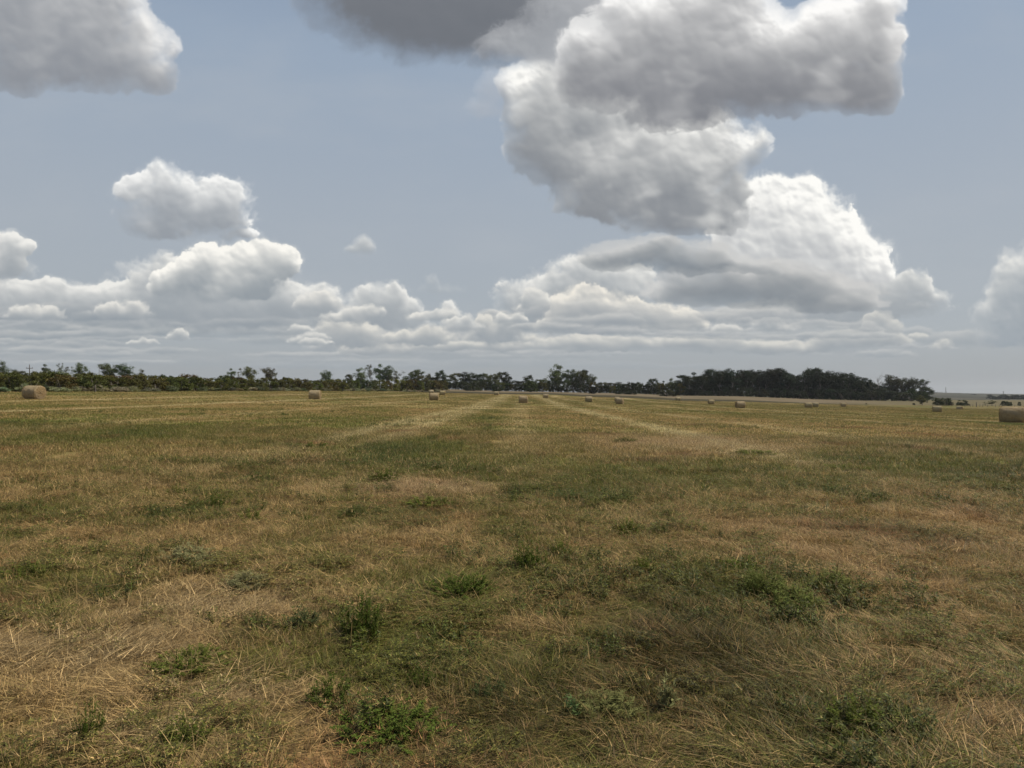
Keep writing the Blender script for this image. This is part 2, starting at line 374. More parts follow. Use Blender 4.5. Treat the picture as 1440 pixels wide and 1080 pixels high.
_co = np.linalg.lstsq(_base(CPX[:, 0], CPX[:, 1]), CPZ, rcond=None)[0]
_res = CPZ-_base(CPX[:, 0], CPX[:, 1])@_co
_sig = 10+.16*CPX[:, 1].clip(0)
TPX = (np.array([520,600,700,780,820,890,953,1041,1136,1200,1300,1440,1700])-720)/1000
TD = [300, 325, 374, 420]
TPY = np.array([[550,552.3,554.5,555.2,558,560,563.6,565,567.6,569.5,574,575,577],
                [549,549.5,551.8,552.7,555,556.6,560.5,562.3,566.5,568.3,570,571,573],
                [547,546.3,549.8,551.2,552.3,553.5,556.3,557.3,561.2,563,564.5,565.5,567],
                [546.8,546,549.5,551,552,553.2,556,557,560.8,562.6,564,565,566]])
def rim(a, y):                                                # the bank and strips beyond the mown field
    zz = np.stack([CAMH-(np.interp(a, TPX, r)-553)/1000*d for r, d in zip(TPY, TD)], -1)
    t = np.interp(y, TD, [0, 1, 2, 3]); i = np.clip(t.astype(int), 0, 2); f = t-i
    n = np.arange(len(t)); return zz[n, i]*(1-f)+zz[n, i+1]*f
def height(x, y):
    x = np.asarray(x, float); y = np.asarray(y, float); sh = x.shape; xf = x.ravel(); yf = y.ravel()
    z = np.empty_like(xf)
    for i in range(0, len(xf), 40000):
        s = slice(i, i+40000)
        d2 = (xf[s, None]-CPX[None, :, 0])**2+(yf[s, None]-CPX[None, :, 1])**2
        wgt = np.exp(-d2/(2*_sig**2))
        z[s] = _base(xf[s], yf[s])@_co+(wgt@_res)/(wgt.sum(1)+.08)
    a = xf/np.maximum(yf, 1)
    wr = sstep(268, 298, yf)*sstep(-.27, -.2, a)
    z = z*(1-wr)+rim(a, yf)*wr
    # beyond the tree belt: a shallow vale, then a low hill to the right
    far = sstep(420, 1000, yf)
    vale = -6.5*sstep(.1, .6, a)-.5
    topz = np.interp(a, [.2, .55, .60, .66, .72, .8, 1.0], [5, 5.2, 4.4, 0, -5.0, -6, -6])
    hill = vale+(topz-vale)*sstep(1100, 2600, yf)*(yf > 0)
    z = z*(1-far)+hill*far
    return z.reshape(sh)
def h1(x, y): return float(height(np.array([x]), np.array([y]))[0])
def px2x(px, d): return (px-720)/1000*d

# ---------------------------------------------------------------- what grows where (true colours of the sward)
def lerp(a, b, t): return a+(b-a)*t[..., None]
ROWS = [-46,-31,-17.5,-5.6,-4.0,.6,7.5,14.5,28,43,60]
def sward(x, y):
    """dry share 0..1, green colour, straw colour"""
    x = np.asarray(x, np.float32); y = np.asarray(y, np.float32)
    n0 = fbm(x*.035, y*.02, 5, 3); n1 = fbm(x*.16, y*.10, 6, 4); n2 = fbm(x*.8, y*.6, 7, 4); n3 = fbm(x*2.6, y*2.6, 8, 3)
    mown = sstep(9, 16, y+2*n1)
    dry = .46+.42*np.tanh((1.6*n0+1.9*n1+1.9*n2+1.5*n3)*(1.15-.5*mown))-.04*mown
    rows = np.zeros_like(x)
    xw = x+.5*fbm(x*0+3, y*.03, 77, 2)+.30*n2
    for k, r in enumerate(ROWS):
        rows = np.maximum(rows, np.exp(-((xw-r-.01*(y-60))/(.65+.004*y))**2)*(.72+.28*math.sin(k*2.3)))
    rows = rows*mown*(.35+.65*sstep(14, 32, y))*sstep(-.6, .05, n1+.5*fbm(x*.1, y*.05, 91, 2)+.15)
    lane = .5+.5*np.cos(xw*6.2832/13.1)
    dry = dry+.70*rows-.09*mown*lane
    g = np.zeros(x.shape+(3,), np.float32)+np.array([.130, .138, .024], np.float32)
    g = lerp(g, np.array([.170, .150, .034], np.float32), sstep(-.2, .5, n1+.3*n2))
    g = lerp(g, np.array([.070, .096, .016], np.float32), sstep(.15, .5, -n1+.5*n2-.1))
    s = np.zeros(x.shape+(3,), np.float32)+np.array([.42, .285, .120], np.float32)
    s = lerp(s, np.array([.50, .43, .215], np.float32), np.clip(rows*.9, 0, 1))
    # rusty dock and brown stubble
    rust = sstep(.14, .45, fbm(x*.33+9, y*.26, 23, 4))*(1-sstep(35, 70, y))
    s = lerp(s, np.array([.31, .135, .055], np.float32), .75*rust)
    g = lerp(g, np.array([.13, .095, .042], np.float32), .5*rust)
    def blob(px, py, rx, ry):                                 # an ellipse on the ground, read off the photo
        Y = 1600/(py-553); Xc = px2x(px, Y); dY = Y*ry/(py-553)
        return np.exp(-((x-Xc)/(rx/1000*Y))**2-((y-Y)/dY)**2)
    br = blob(1340, 960, 190, 150)+.8*blob(1200, 790, 300, 60)+.8*blob(980, 740, 120, 40)+.6*blob(1420, 700, 160, 60)
    dry = dry+.38*np.clip(br, 0, 1)
    s = lerp(s, np.array([.40, .26, .115], np.float32), .7*np.clip(br, 0, 1))
    pale = blob(110, 935, 170, 34)+blob(300, 868, 130, 22)+blob(215, 1055, 110, 20)+blob(990, 620, 150, 14)+blob(330, 985, 90, 18)+blob(590, 690, 130, 12)
    dry = dry+.65*np.clip(pale, 0, 1)
    s = lerp(s, np.array([.50, .38, .20], np.float32), .7*np.clip(pale, 0, 1))
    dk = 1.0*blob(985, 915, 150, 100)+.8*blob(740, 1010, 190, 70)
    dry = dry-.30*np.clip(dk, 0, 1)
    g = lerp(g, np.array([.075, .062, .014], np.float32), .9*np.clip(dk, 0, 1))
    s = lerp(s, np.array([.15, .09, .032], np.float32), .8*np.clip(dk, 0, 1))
    gg = blob(1100, 815, 130, 40)+.6*blob(1160, 640, 200, 20)+.5*blob(300, 610, 400, 20)
    dry = dry-.35*np.clip(gg, 0, 1)
    return np.clip(dry, .04, .96), g, s
def edge_y(x):                                                # far rim of the mown field
    return 299+0*x
def cover(x, y):
    """ground colour, incl. the strips beyond the mown field"""
    dry, g, s = sward(x, y)
    n = fbm(x*.05, y*.05, 61, 4)
    c = lerp(g*.9, s*.72, dry)
    e = edge_y(x)+2*n
    a = x/np.maximum(y, 1)
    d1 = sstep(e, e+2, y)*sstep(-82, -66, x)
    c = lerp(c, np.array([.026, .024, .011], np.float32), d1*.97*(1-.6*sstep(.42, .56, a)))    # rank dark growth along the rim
    d2 = sstep(e+25, e+27, y)
    tan = lerp(np.zeros_like(c)+np.array([.155, .122, .077], np.float32), np.array([.095, .078, .045], np.float32), sstep(-.2, .4, fbm(x*.03, y*.03, 65, 3))*.7)
    c = lerp(c, tan, d2*sstep(-82, -66, x)*.95)
    c = lerp(c, np.array([.095, .085, .040], np.float32), .7*d2*sstep(.44, .56, a))
    d3 = sstep(376, 380, y)
    c = lerp(c, np.array([.06, .066, .03], np.float32), d3*.85*sstep(560, 470, y)*sstep(.60, .52, a))
    d4 = sstep(600, 900, y)
    hl = fbm(x*.004, y*.0015, 67, 4)
    hc = lerp(np.zeros_like(c)+np.array([.026, .034, .024], np.float32), np.array([.014, .020, .015], np.float32), sstep(-.1, .25, hl))
    hc = lerp(hc, np.array([.065, .060, .045], np.float32), sstep(.22, .34, fbm(x*.003+4, y*.0012, 69, 3)))
    c = lerp(c, hc, d4)
    hz = sstep(-66, -80, x)                                     # rough grass along the left hedge
    c = lerp(c, np.array([.20, .165, .085], np.float32), .5*hz)
    return c
def axis(a, n, lim, p):
    t = np.linspace(-1, 1, n); return np.sign(t)*(np.abs(t)*a+np.abs(t)**p*(lim-a))
gx = axis(26, 420, 6000, 6.5)
gy = np.concatenate([-axis(26, 60, 4000, 5)[:29:-1][1:][::-1] if False else -np.geomspace(3000, 2, 24), np.linspace(-1, 2, 6), 2+np.cumsum(np.geomspace(.12, 1.6, 150)), ])
gy = np.concatenate([gy, gy[-1]+np.cumsum(np.linspace(1.6, 3.2, 180))])
gy = np.concatenate([gy, gy[-1]+np.cumsum(np.geomspace(3.5, 300, 80))])
GX, GY = np.meshgrid(gx, gy)
GZ = height(GX, GY)
near = np.clip(1-np.abs(GY)/60, 0, 1)
GZ = GZ+near*(.05*fbm(GX*.9, GY*.9, 401, 3)+.03*fbm(GX*3, GY*3, 403, 2))
GC = cover(GX.ravel().astype(np.float32), GY.ravel().astype(np.float32))
ni, nj = GX.shape
idx = np.arange(ni*nj).reshape(ni, nj)
F = np.stack([idx[:-1, :-1], idx[:-1, 1:], idx[1:, 1:], idx[1:, :-1]], -1).reshape(-1, 4)
g = NT('soil_and_stubble')
geo = g.n('ShaderNodeNewGeometry'); pos = geo.outputs['Position']
ca = g.attr('cover').outputs['Color']
n1 = g.noise(pos, 9, 6, .7); n2 = g.noise(pos, .9, 5, .6); n3 = g.noise(pos, 60, 3, .6)
c = g.mix(g.math('MULTIPLY', n1.outputs[0], .8), ca, (.26, .19, .10))
c = g.mix(.22, ca, c)
mm = g.math('ADD', g.math('MULTIPLY', n1.outputs[0], 1.0), g.math('MULTIPLY', n2.outputs[0], .8))
vv = g.n('ShaderNodeCombineColor')
for i in range(3): g.l(mm, vv.inputs[i])
c = g.mix(.75, c, vv.outputs[0], 'MULTIPLY')
pb = g.n('ShaderNodeBsdfPrincipled'); g.l(c, pb.inputs['Base Color']); pb.inputs['Roughness'].default_value = .95; pb.inputs['Specular IOR Level'].default_value = .1
bp = g.n('ShaderNodeBump'); bp.inputs['Strength'].default_value = .7; bp.inputs['Distance'].default_value = .05
g.l(g.math('ADD', n1.outputs[0], g.math('MULTIPLY', n3.outputs[0], .5)), bp.inputs['Height']); g.l(bp.outputs[0], pb.inputs['Normal'])
MG = g.out(pb.outputs[0])
ground = link('ground', npmesh('ground', np.stack([GX, GY, GZ], -1).reshape(-1, 3), F, {'cover': GC}, MG, True))
tag(ground, kind='structure')
ground_h_near = lambda x, y: height(x, y)+np.clip(1-np.abs(y)/60, 0, 1)*(.05*fbm(x*.9, y*.9, 401, 3)+.03*fbm(x*3, y*3, 403, 2))

# ---------------------------------------------------------------- grass: blades as real geometry
def blades(rg, n, rad, hmin, hmax, wid, lean=(.1, .6), droop=.6, az=None, azsp=3.14, z0=0, dryb=0.0, seg=3):
    """n curved blades; returns verts, quads, v (random per blade), t (0 root..1 tip)"""
    r = rad*np.sqrt(rg.rand(n)); th = rg.rand(n)*6.283
    bx, by = r*np.cos(th), r*np.sin(th)
    A = (rg.rand(n)*6.283) if az is None else az+rg.uniform(-azsp, azsp, n)
    Ln = rg.uniform(hmin, hmax, n); le = rg.uniform(lean[0], lean[1], n); dr = droop*rg.uniform(.4, 1.3, n)
    W = wid*rg.uniform(.6, 1.3, n)
    px, py, pz = bx.copy(), by.copy(), np.full(n, z0)
    tw = A+1.57+rg.uniform(-.7, .7, n); side = np.stack([np.cos(tw), np.sin(tw), rg.uniform(-.3, .3, n)], -1)
    lv = []
    for k in range(seg+1):
        t = k/seg
        wd = W*(1-t**1.6)*.5+W*.06
        c = np.stack([px, py, np.maximum(pz, .004)], -1)
        lv.append(c-side*wd[:, None]); lv.append(c+side*wd[:, None])
        ang = np.minimum(le+dr*(t+.3), 1.75)
        px = px+np.sin(ang)*np.cos(A)*Ln/seg; py = py+np.sin(ang)*np.sin(A)*Ln/seg; pz = pz+np.cos(ang)*Ln/seg
    V = np.stack(lv, 1).reshape(-1, 3); K = 2*(seg+1)
    F = []
    b0 = np.arange(n)*K
    for k in range(seg): F.append(np.stack([b0+2*k, b0+2*k+1, b0+2*k+3, b0+2*k+2], -1))
    v = np.repeat(np.clip(rg.rand(n)-dryb, 0, 1), K); v2 = np.repeat(rg.rand(n), K)
    return V, np.concatenate(F), v, v2
def merge(*parts):
    o = 0; Vs, Fs, a, b = [], [], [], []
    for V, F, v, v2 in parts:
        Vs.append(V); Fs.append(F+o); a.append(v); b.append(v2); o += len(V)
    return np.concatenate(Vs), np.concatenate(Fs), np.concatenate(a), np.concatenate(b)
gm = NT('grass_blade')
dry = gm.attr('dry', 'INSTANCER').outputs['Fac']; gc = gm.attr('gc', 'INSTANCER').outputs['Color']; scx = gm.attr('sc', 'INSTANCER').outputs['Color']
bv = gm.attr('v').outputs['Fac']; bv2 = gm.attr('v2').outputs['Fac']
fac = gm.math('ADD', gm.math('MULTIPLY', gm.math('SUBTRACT', dry, bv), 3.5), .5, clamp=True)
c = gm.mix(fac, gc, scx)
br = gm.math('ADD', gm.math('MULTIPLY', gm.math('POWER', bv2, 2.0), 1.5), .38)
vc = gm.n('ShaderNodeCombineColor')
for i in range(3): gm.l(br, vc.inputs[i])
c = gm.mix(1.0, c, vc.outputs[0], 'MULTIPLY')
MGR = gm.leaf(c, .3, .6, .25)
rg = np.random.RandomState(3)
protos = []
def proto(kind, parts):
    V, F, v, v2 = merge(*parts)
    o = bpy.data.objects.new('grass_%02d' % len(protos), npmesh('grass_tuft', V, F, {'v': v, 'v2': v2}, MGR))
    protos.append((kind, o))
for i in range(4):   # 0 upright tuft near
    proto(0, [blades(rg, 44, .08, .025, .095, .0036, (.05, 1.0), .9), blades(rg, 5, .05, .08, .16, .0024, (.05, .6), .7)])
for i in range(4):   # 1 lodged long grass
    proto(1, [blades(rg, 60, .13, .06, .19, .0029, (.9, 1.45), .4, az=0, azsp=.9), blades(rg, 16, .10, .05, .12, .0028, (.3, 1.2), .7, az=0, azsp=2.5)])
for i in range(3):   # 2 litter
    proto(2, [blades(rg, 46, .13, .05, .20, .0028, (1.35, 1.6), .05, z0=.012, seg=2), blades(rg, 10, .1, .03, .07, .003, (.3, 1.2), .4, z0=0)])
for i in range(3):   # 3 stalks with seed heads
    p = [blades(rg, 4, .07, .16, .32, .0018, (.05, .45), .35)]
    for k in range(6):
        p.append(blades(rg, 7, .012, .02, .05, .003, (.1, .9), .3))
        V = p[-1][0]; V[:, 2] += rg.uniform(.16, .27); V[:, 0] += rg.uniform(-.1, .1); V[:, 1] += rg.uniform(-.1, .1)
    proto(3, p)
for i in range(4):   # 4 broader patch, middle distance
    proto(4, [blades(rg, 70, .24, .05, .15, .0065, (.1, .9), .6), blades(rg, 24, .22, .10, .22, .005, (.4, 1.2), .5, az=0, azsp=1.2)])
for i in range(4):   # 5 patch, farther
    proto(5, [blades(rg, 90, .6, .04, .12, .014, (.1, 1.0), .6, seg=2)])
for i in range(4):   # 6 patch, far
    proto(6, [blades(rg, 110, 1.9, .05, .13, .04, (.1, 1.1), .5, seg=1)])
for i in range(3):   # 7 small broad-leaved herbs
    p = []
    for k in range(9):
        a = blades(rg, 22, .03, .010, .024, .0065, (.5, 1.5), .4, seg=2)
        a[0][:, 2] += rg.uniform(.01, .10); a[0][:, 0] += rg.uniform(-.07, .07); a[0][:, 1] += rg.uniform(-.07, .07)
        p.append(a)
    proto(7, p)
for i in range(5):   # 8 ragged leafy weeds
    p = []; nst = rg.randint(5, 16)
    for k in range(nst):
        ox, oy = rg.normal(size=2)*.055; hh = rg.uniform(.04, .13)
        for q in range(5):
            a = blades(rg, 7, .012, .012, .030, .008, (.4, 1.4), .5, seg=2)
            a[0][:, 2] += hh*(q+.6)/5; a[0][:, 0] += ox*(1+q*.12); a[0][:, 1] += oy*(1+q*.12); p.append(a)
        a = blades(rg, 2, .004, hh, hh*1.1, .004, (.05, .3), .3); a[0][:, 0] += ox; a[0][:, 1] += oy; p.append(a)
    proto(8, p)
pc = bpy.data.collections.new('grass_kinds')
for k, o in protos: pc.objects.link(o)
kinds = {}
for i, (k, o) in enumerate(protos): kinds.setdefault(k, []).append(i)
def spread(dens, y0, y1, seed):
    r = np.random.RandomState(seed)
    area = .86*(y1**2-y0**2)+5*(y1-y0)
    n = int(area*dens)
    y = np.sqrt(r.rand(n)*(y1*y1-y0*y0)+y0*y0); x = (r.rand(n)*2-1)*(.86*y+2.5)
    return x.astype(np.float32), y.astype(np.float32), r
P = {k: [] for k in ('x', 'y', 'k', 's', 'r', 'dry', 'g', 's_', 'dz')}
def emit(x, y, kk, s, r, dz=0, dryoff=0, green=None):
    if len(x) == 0: return
    d, g_, s_ = sward(x, y)
    if green is not None: g_ = g_*.35+np.array(green, np.float32)*.65*(.8+.5*fbm(x*3, y*3, 371, 2)[..., None])
    P['x'].append(x); P['y'].append(y); P['k'].append(kk); P['s'].append(s); P['r'].append(r)
    P['dry'].append(np.clip(d+dryoff, 0, 1)); P['g'].append(g_); P['s_'].append(s_); P['dz'].append(np.zeros(len(x))+dz)
def pick(kind, n, r): return np.array(kinds[kind])[r.randint(0, len(kinds[kind]), n)]
def gblob(x, y, px, py, rx, ry):
    Y = 1600/(py-553); Xc = px2x(px, Y); return np.exp(-((x-Xc)/(rx/1000*Y))**2-((y-Y)/(Y*ry/(py-553)))**2)
def matted(x, y):
    return np.clip(gblob(x, y, 110, 935, 170, 36)+gblob(x, y, 300, 868, 130, 22)+gblob(x, y, 215, 1055, 110, 24)+gblob(x, y, 330, 985, 90, 20)+.9*gblob(x, y, 1330, 990, 130, 60)+.7*gblob(x, y, 1010, 730, 120, 24)+.6*gblob(x, y, 700, 850, 90, 16), 0, 1)
def flow(x, y): return 1.9*fbm(x*.7, y*.7, 301, 3)*3.14+.8*fbm(x*2, y*2, 303, 2)*3.14+2.6
def sub(x, y, m): return x[m], y[m]
for (y0, y1, dm) in ((1.9, 5, 1.25), (5, 9.5, 1.0), (9.5, 15, .62)):
    sc1 = {5: 1.0, 9.5: 1.15, 15: 1.5}[y1]
    # litter everywhere
    x, y, r = spread(80*dm, y0, y1, int(y1*10)+1); n = len(x)
    emit(x, y, pick(2, n, r), r.uniform(.7, 1.4, n)*sc1, r.rand(n)*6.28, 0, .15)
    # upright tufts, clumped
    x, y, r = spread(150*dm, y0, y1, int(y1*10)+2)
    clump = fbm(x*1.5, y*1.5, 311, 3)+.6*fbm(x*4, y*4, 313, 2)
    mat = matted(x, y)
    m = (r.rand(len(x)) < sstep(-.45, .35, clump)*(1-.85*mat)); x, y = sub(x, y, m); n = len(x)
    emit(x, y, pick(0, n, r), r.uniform(.55, 1.15, n)*(1+.5*clump[m].clip(-.5, 1))*sc1, r.rand(n)*6.28)
    # lodged long grass in drifts
    x, y, r = spread(64*dm, y0, y1, int(y1*10)+3)
    drift = fbm(x*.55, y*.55, 321, 3)+.4*fbm(x*1.9, y*1.9, 323, 2)
    right = sstep(.05, .6, x/np.maximum(y, 1))*.5
    mat = matted(x, y)
    m = r.rand(len(x)) < np.maximum(sstep(-.15, .35, drift+right), mat); x, y = sub(x, y, m); n = len(x); mat = mat[m]
    emit(x, y, pick(1, n, r), r.uniform(.6, 1.25, n)*sc1, np.where(mat > .4, .35+.4*fbm(x*2, y*2, 305, 2), flow(x, y))+r.uniform(-.9, .9, n)*(1-.6*mat), r.uniform(0, .04, n), .22)
    # seed stalks
    x, y, r = spread(9*dm, y0, y1, int(y1*10)+4); n = len(x)
    emit(x, y, pick(3, n, r), r.uniform(.6, 1.2, n)*sc1, r.rand(n)*6.28, 0, .35)
    # herbs
    x, y, r = spread(60*dm, y0, y1, int(y1*10)+5)
    hb = fbm(x*.9+5, y*.9, 331, 3)
    m = r.rand(len(x)) < sstep(-.05, .35, hb); x, y = sub(x, y, m); n = len(x)
    emit(x, y, pick(7, n, r), r.uniform(.6, 1.2, n)*sc1, r.rand(n)*6.28, 0, -.5)
    x, y, r = spread(30*dm, y0, y1, int(y1*10)+6)
    hb = fbm(x*.5+15, y*.5, 333, 3)+.7*fbm(x*2.2, y*2.2, 335, 3)+.9*gblob(x, y, 1110, 830, 150, 60)+.6*gblob(x, y, 560, 1040, 200, 40)+.5*gblob(x, y, 760, 800, 120, 50)+.4*gblob(x, y, 500, 900, 60, 40)+.35*gblob(x, y, 250, 1050, 200, 40)-.6*matted(x, y)
    m = r.rand(len(x)) < sstep(.12, .55, hb); x, y = sub(x, y, m); n = len(x)
    emit(x, y, pick(8, n, r), r.uniform(.5, 1.15, n)*sc1, r.rand(n)*6.28, 0, -.6, (.080, .112, .020))
x, y, r = spread(1.6, 13, 60, 888); hb = fbm(x*.25+15, y*.12, 334, 4)
m = r.rand(len(x)) < sstep(.05, .4, hb); x, y = sub(x, y, m); n = len(x)
emit(x, y, pick(8, n, r), r.uniform(.8, 1.5, n), r.rand(n)*6.28, 0, -.6, (.075, .105, .020))
for (y0, y1, kd, de, s0) in ((13, 30, 4, 20, 1.0), (28, 75, 5, 4.6, 1.0), (70, 300, 6, .42, 1.0)):
    x, y, r = spread(de, y0, y1, kd*100)
    m = (x > -78+r.uniform(-4, 4, len(x))) & (y < edge_y(x)+6) & (r.rand(len(x)) < sstep(-.75, .0, fbm(x*(.9 if kd == 4 else .3), y*(.9 if kd == 4 else .3), 341, 3)))
    x, y = sub(x, y, m); n = len(x)
    emit(x, y, pick(kd, n, r), r.uniform(.7, 1.25, n)*s0, r.rand(n)*6.28)
Q = {k: np.concatenate(v) for k, v in P.items()}
n = len(Q['x'])
zz = ground_h_near(Q['x'], Q['y'])+Q['dz']-.004
print('grass instances', n)
pm = bpy.data.meshes.new('grass'); pm.vertices.add(n)
pm.vertices.foreach_set('co', np.stack([Q['x'], Q['y'], zz], -1).astype(np.float32).ravel())
def pat(nm, typ, arr, key='value'):
    a = pm.attributes.new(nm, typ, 'POINT'); a.data.foreach_set(key, arr.ravel())
pat('kind', 'INT', Q['k'].astype(np.int32)); pat('size', 'FLOAT', Q['s'].astype(np.float32))
pat('turn', 'FLOAT_VECTOR', np.stack([np.zeros(n), np.zeros(n), Q['r']], -1).astype(np.float32), 'vector')
pat('dry', 'FLOAT', Q['dry'].astype(np.float32))
one = np.ones((n, 1), np.float32)
pat('gc', 'FLOAT_COLOR', np.concatenate([Q['g'], one], 1).astype(np.float32), 'color')
pat('sc', 'FLOAT_COLOR', np.concatenate([Q['s_'], one], 1).astype(np.float32), 'color')
grass = link('grass', pm); pm.materials.append(MGR)
tag(grass, 'mown and lodged meadow grass, olive green mixed with straw and brown stubble, covering the field', 'grass', kind='stuff')
ng = bpy.data.node_groups.new('scatter_grass', 'GeometryNodeTree')
ng.interface.new_socket('Geometry', in_out='INPUT', socket_type='NodeSocketGeometry'); ng.interface.new_socket('Geometry', in_out='OUTPUT', socket_type='NodeSocketGeometry')
gi = ng.nodes.new('NodeGroupInput'); go = ng.nodes.new('NodeGroupOutput')
ip = ng.nodes.new('GeometryNodeInstanceOnPoints'); ci = ng.nodes.new('GeometryNodeCollectionInfo')
ci.inputs[0].default_value = pc; ci.inputs['Separate Children'].default_value = True; ci.inputs['Reset Children'].default_value = True
def na(nm, dt):
    x = ng.nodes.new('GeometryNodeInputNamedAttribute'); x.data_type = dt; x.inputs[0].default_value = nm; return x.outputs[0]
ng.links.new(gi.outputs[0], ip.inputs['Points']); ng.links.new(ci.outputs[0], ip.inputs['Instance']); ip.inputs['Pick Instance'].default_value = True
ng.links.new(na('kind', 'INT'), ip.inputs['Instance Index'])
er = ng.nodes.new('FunctionNodeEulerToRotation'); ng.links.new(na('turn', 'FLOAT_VECTOR'), er.inputs[0]); ng.links.new(er.outputs[0], ip.inputs['Rotation'])
ng.links.new(na('size', 'FLOAT'), ip.inputs['Scale']); ng.links.new(ip.outputs[0], go.inputs[0])
grass.modifiers.new('scatter', 'NODES').node_group = ng

# ---------------------------------------------------------------- tubes and foliage
def tube(pts, rad, n=6):
    pts = np.array(pts, float); m = len(pts); V = []
    for i in range(m):
        d = pts[min(i+1, m-1)]-pts[max(i-1, 0)]; d = d/(np.linalg.norm(d)+1e-9)
        u = np.cross(d, [0, 0, 1] if abs(d[2]) < .9 else [1, 0, 0]); u /= np.linalg.norm(u); v = np.cross(d, u)
        a = np.arange(n)*6.28318/n
        V.append(pts[i]+rad[i]*(np.cos(a)[:, None]*u+np.sin(a)[:, None]*v))
    i = np.arange(m-1)[:, None]*n; j = np.arange(n)[None, :]; k = (j+1) % n
    F = np.stack([i+j, i+k, i+n+k, i+n+j], -1).reshape(-1, 4)
    V = np.concatenate(V)
    F = np.concatenate([F, [[(m-1)*n, (m-1)*n+1, (m-1)*n+2, (m-1)*n+3], [(m-1)*n, (m-1)*n+3, (m-1)*n+4, (m-1)*n+n-1]]])
    return V, F
def join(parts):
    o = 0; A, B = [], []
    for V, F in parts: A.append(V); B.append(F+o); o += len(V)
    return np.concatenate(A), np.concatenate(B)
def leaves(rg, cen, rad, n, size, flat=1.0):
    """n leaf faces through an ellipsoid"""
    d = rg.normal(size=(n, 3)); d /= np.linalg.norm(d, axis=1)[:, None]
    q = rg.rand(n, 1)**.45; q[::6] = rg.uniform(.9, 1.45, (len(q[::6]), 1))
    p = np.array(cen)+d*q*np.array(rad)
    a = rg.normal(size=(n, 3)); a /= np.linalg.norm(a, axis=1)[:, None]
    b = np.cross(a, rg.normal(size=(n, 3))); b /= np.linalg.norm(b, axis=1)[:, None]
    s = size*rg.uniform(.55, 1.3, (n, 1))*.5
    V = np.stack([p-a*s, p-b*s*.6, p+a*s, p+b*s*.6], 1).reshape(-1, 3)
    F = np.arange(4*n).reshape(n, 4)
    v = np.repeat(np.clip(rg.rand()*.45+rg.rand(n)*.55, 0, 1), 4)
    return V, F, v
def crown(rg, clusters, per, size):
    o = 0; A, B, C = [], [], []
    for c, r in clusters:
        V, F, v = leaves(rg, c, (r, r, r*.78), per, size); A.append(V); B.append(F+o); C.append(v); o += len(V)
    return np.concatenate(A), np.concatenate(B), np.concatenate(C)
fm = NT('foliage')
oi = fm.n('ShaderNodeObjectInfo'); bv = fm.attr('v').outputs['Fac']
hs = fm.n('ShaderNodeHueSaturation'); fm.l(oi.outputs['Color'], hs.inputs['Color'])
fm.l(fm.math('ADD', fm.math('MULTIPLY', bv, .04), .470), hs.inputs['Hue'])
fm.l(fm.math('MULTIPLY', fm.math('ADD', fm.math('MULTIPLY', bv, 1.5), .4), fm.math('ADD', fm.math('MULTIPLY', oi.outputs['Random'], .35), .82)), hs.inputs['Value'])
MLEAF = fm.leaf(hs.outputs[0], .26, .8, .05)
bk = NT('bark'); gpos = bk.n('ShaderNodeTexCoord').outputs['Object']
nz = bk.noise(gpos, 14, 4)
pbk = bk.n('ShaderNodeBsdfPrincipled'); bk.l(bk.mix(nz.outputs[0], (.10, .085, .07), (.24, .21, .18)), pbk.inputs[0]); pbk.inputs['Roughness'].default_value = .9
MBARK = bk.out(pbk.outputs[0])
def bez(a, b, sag, n, rg, jit):
    t = np.linspace(0, 1, n)[:, None]; a = np.array(a); b = np.array(b)
    m = (a+b)/2+np.array(sag); p = (1-t)**2*a+2*t*(1-t)*m+t*t*b
    p[1:-1] += rg.normal(size=(n-2, 3))*jit
    return p
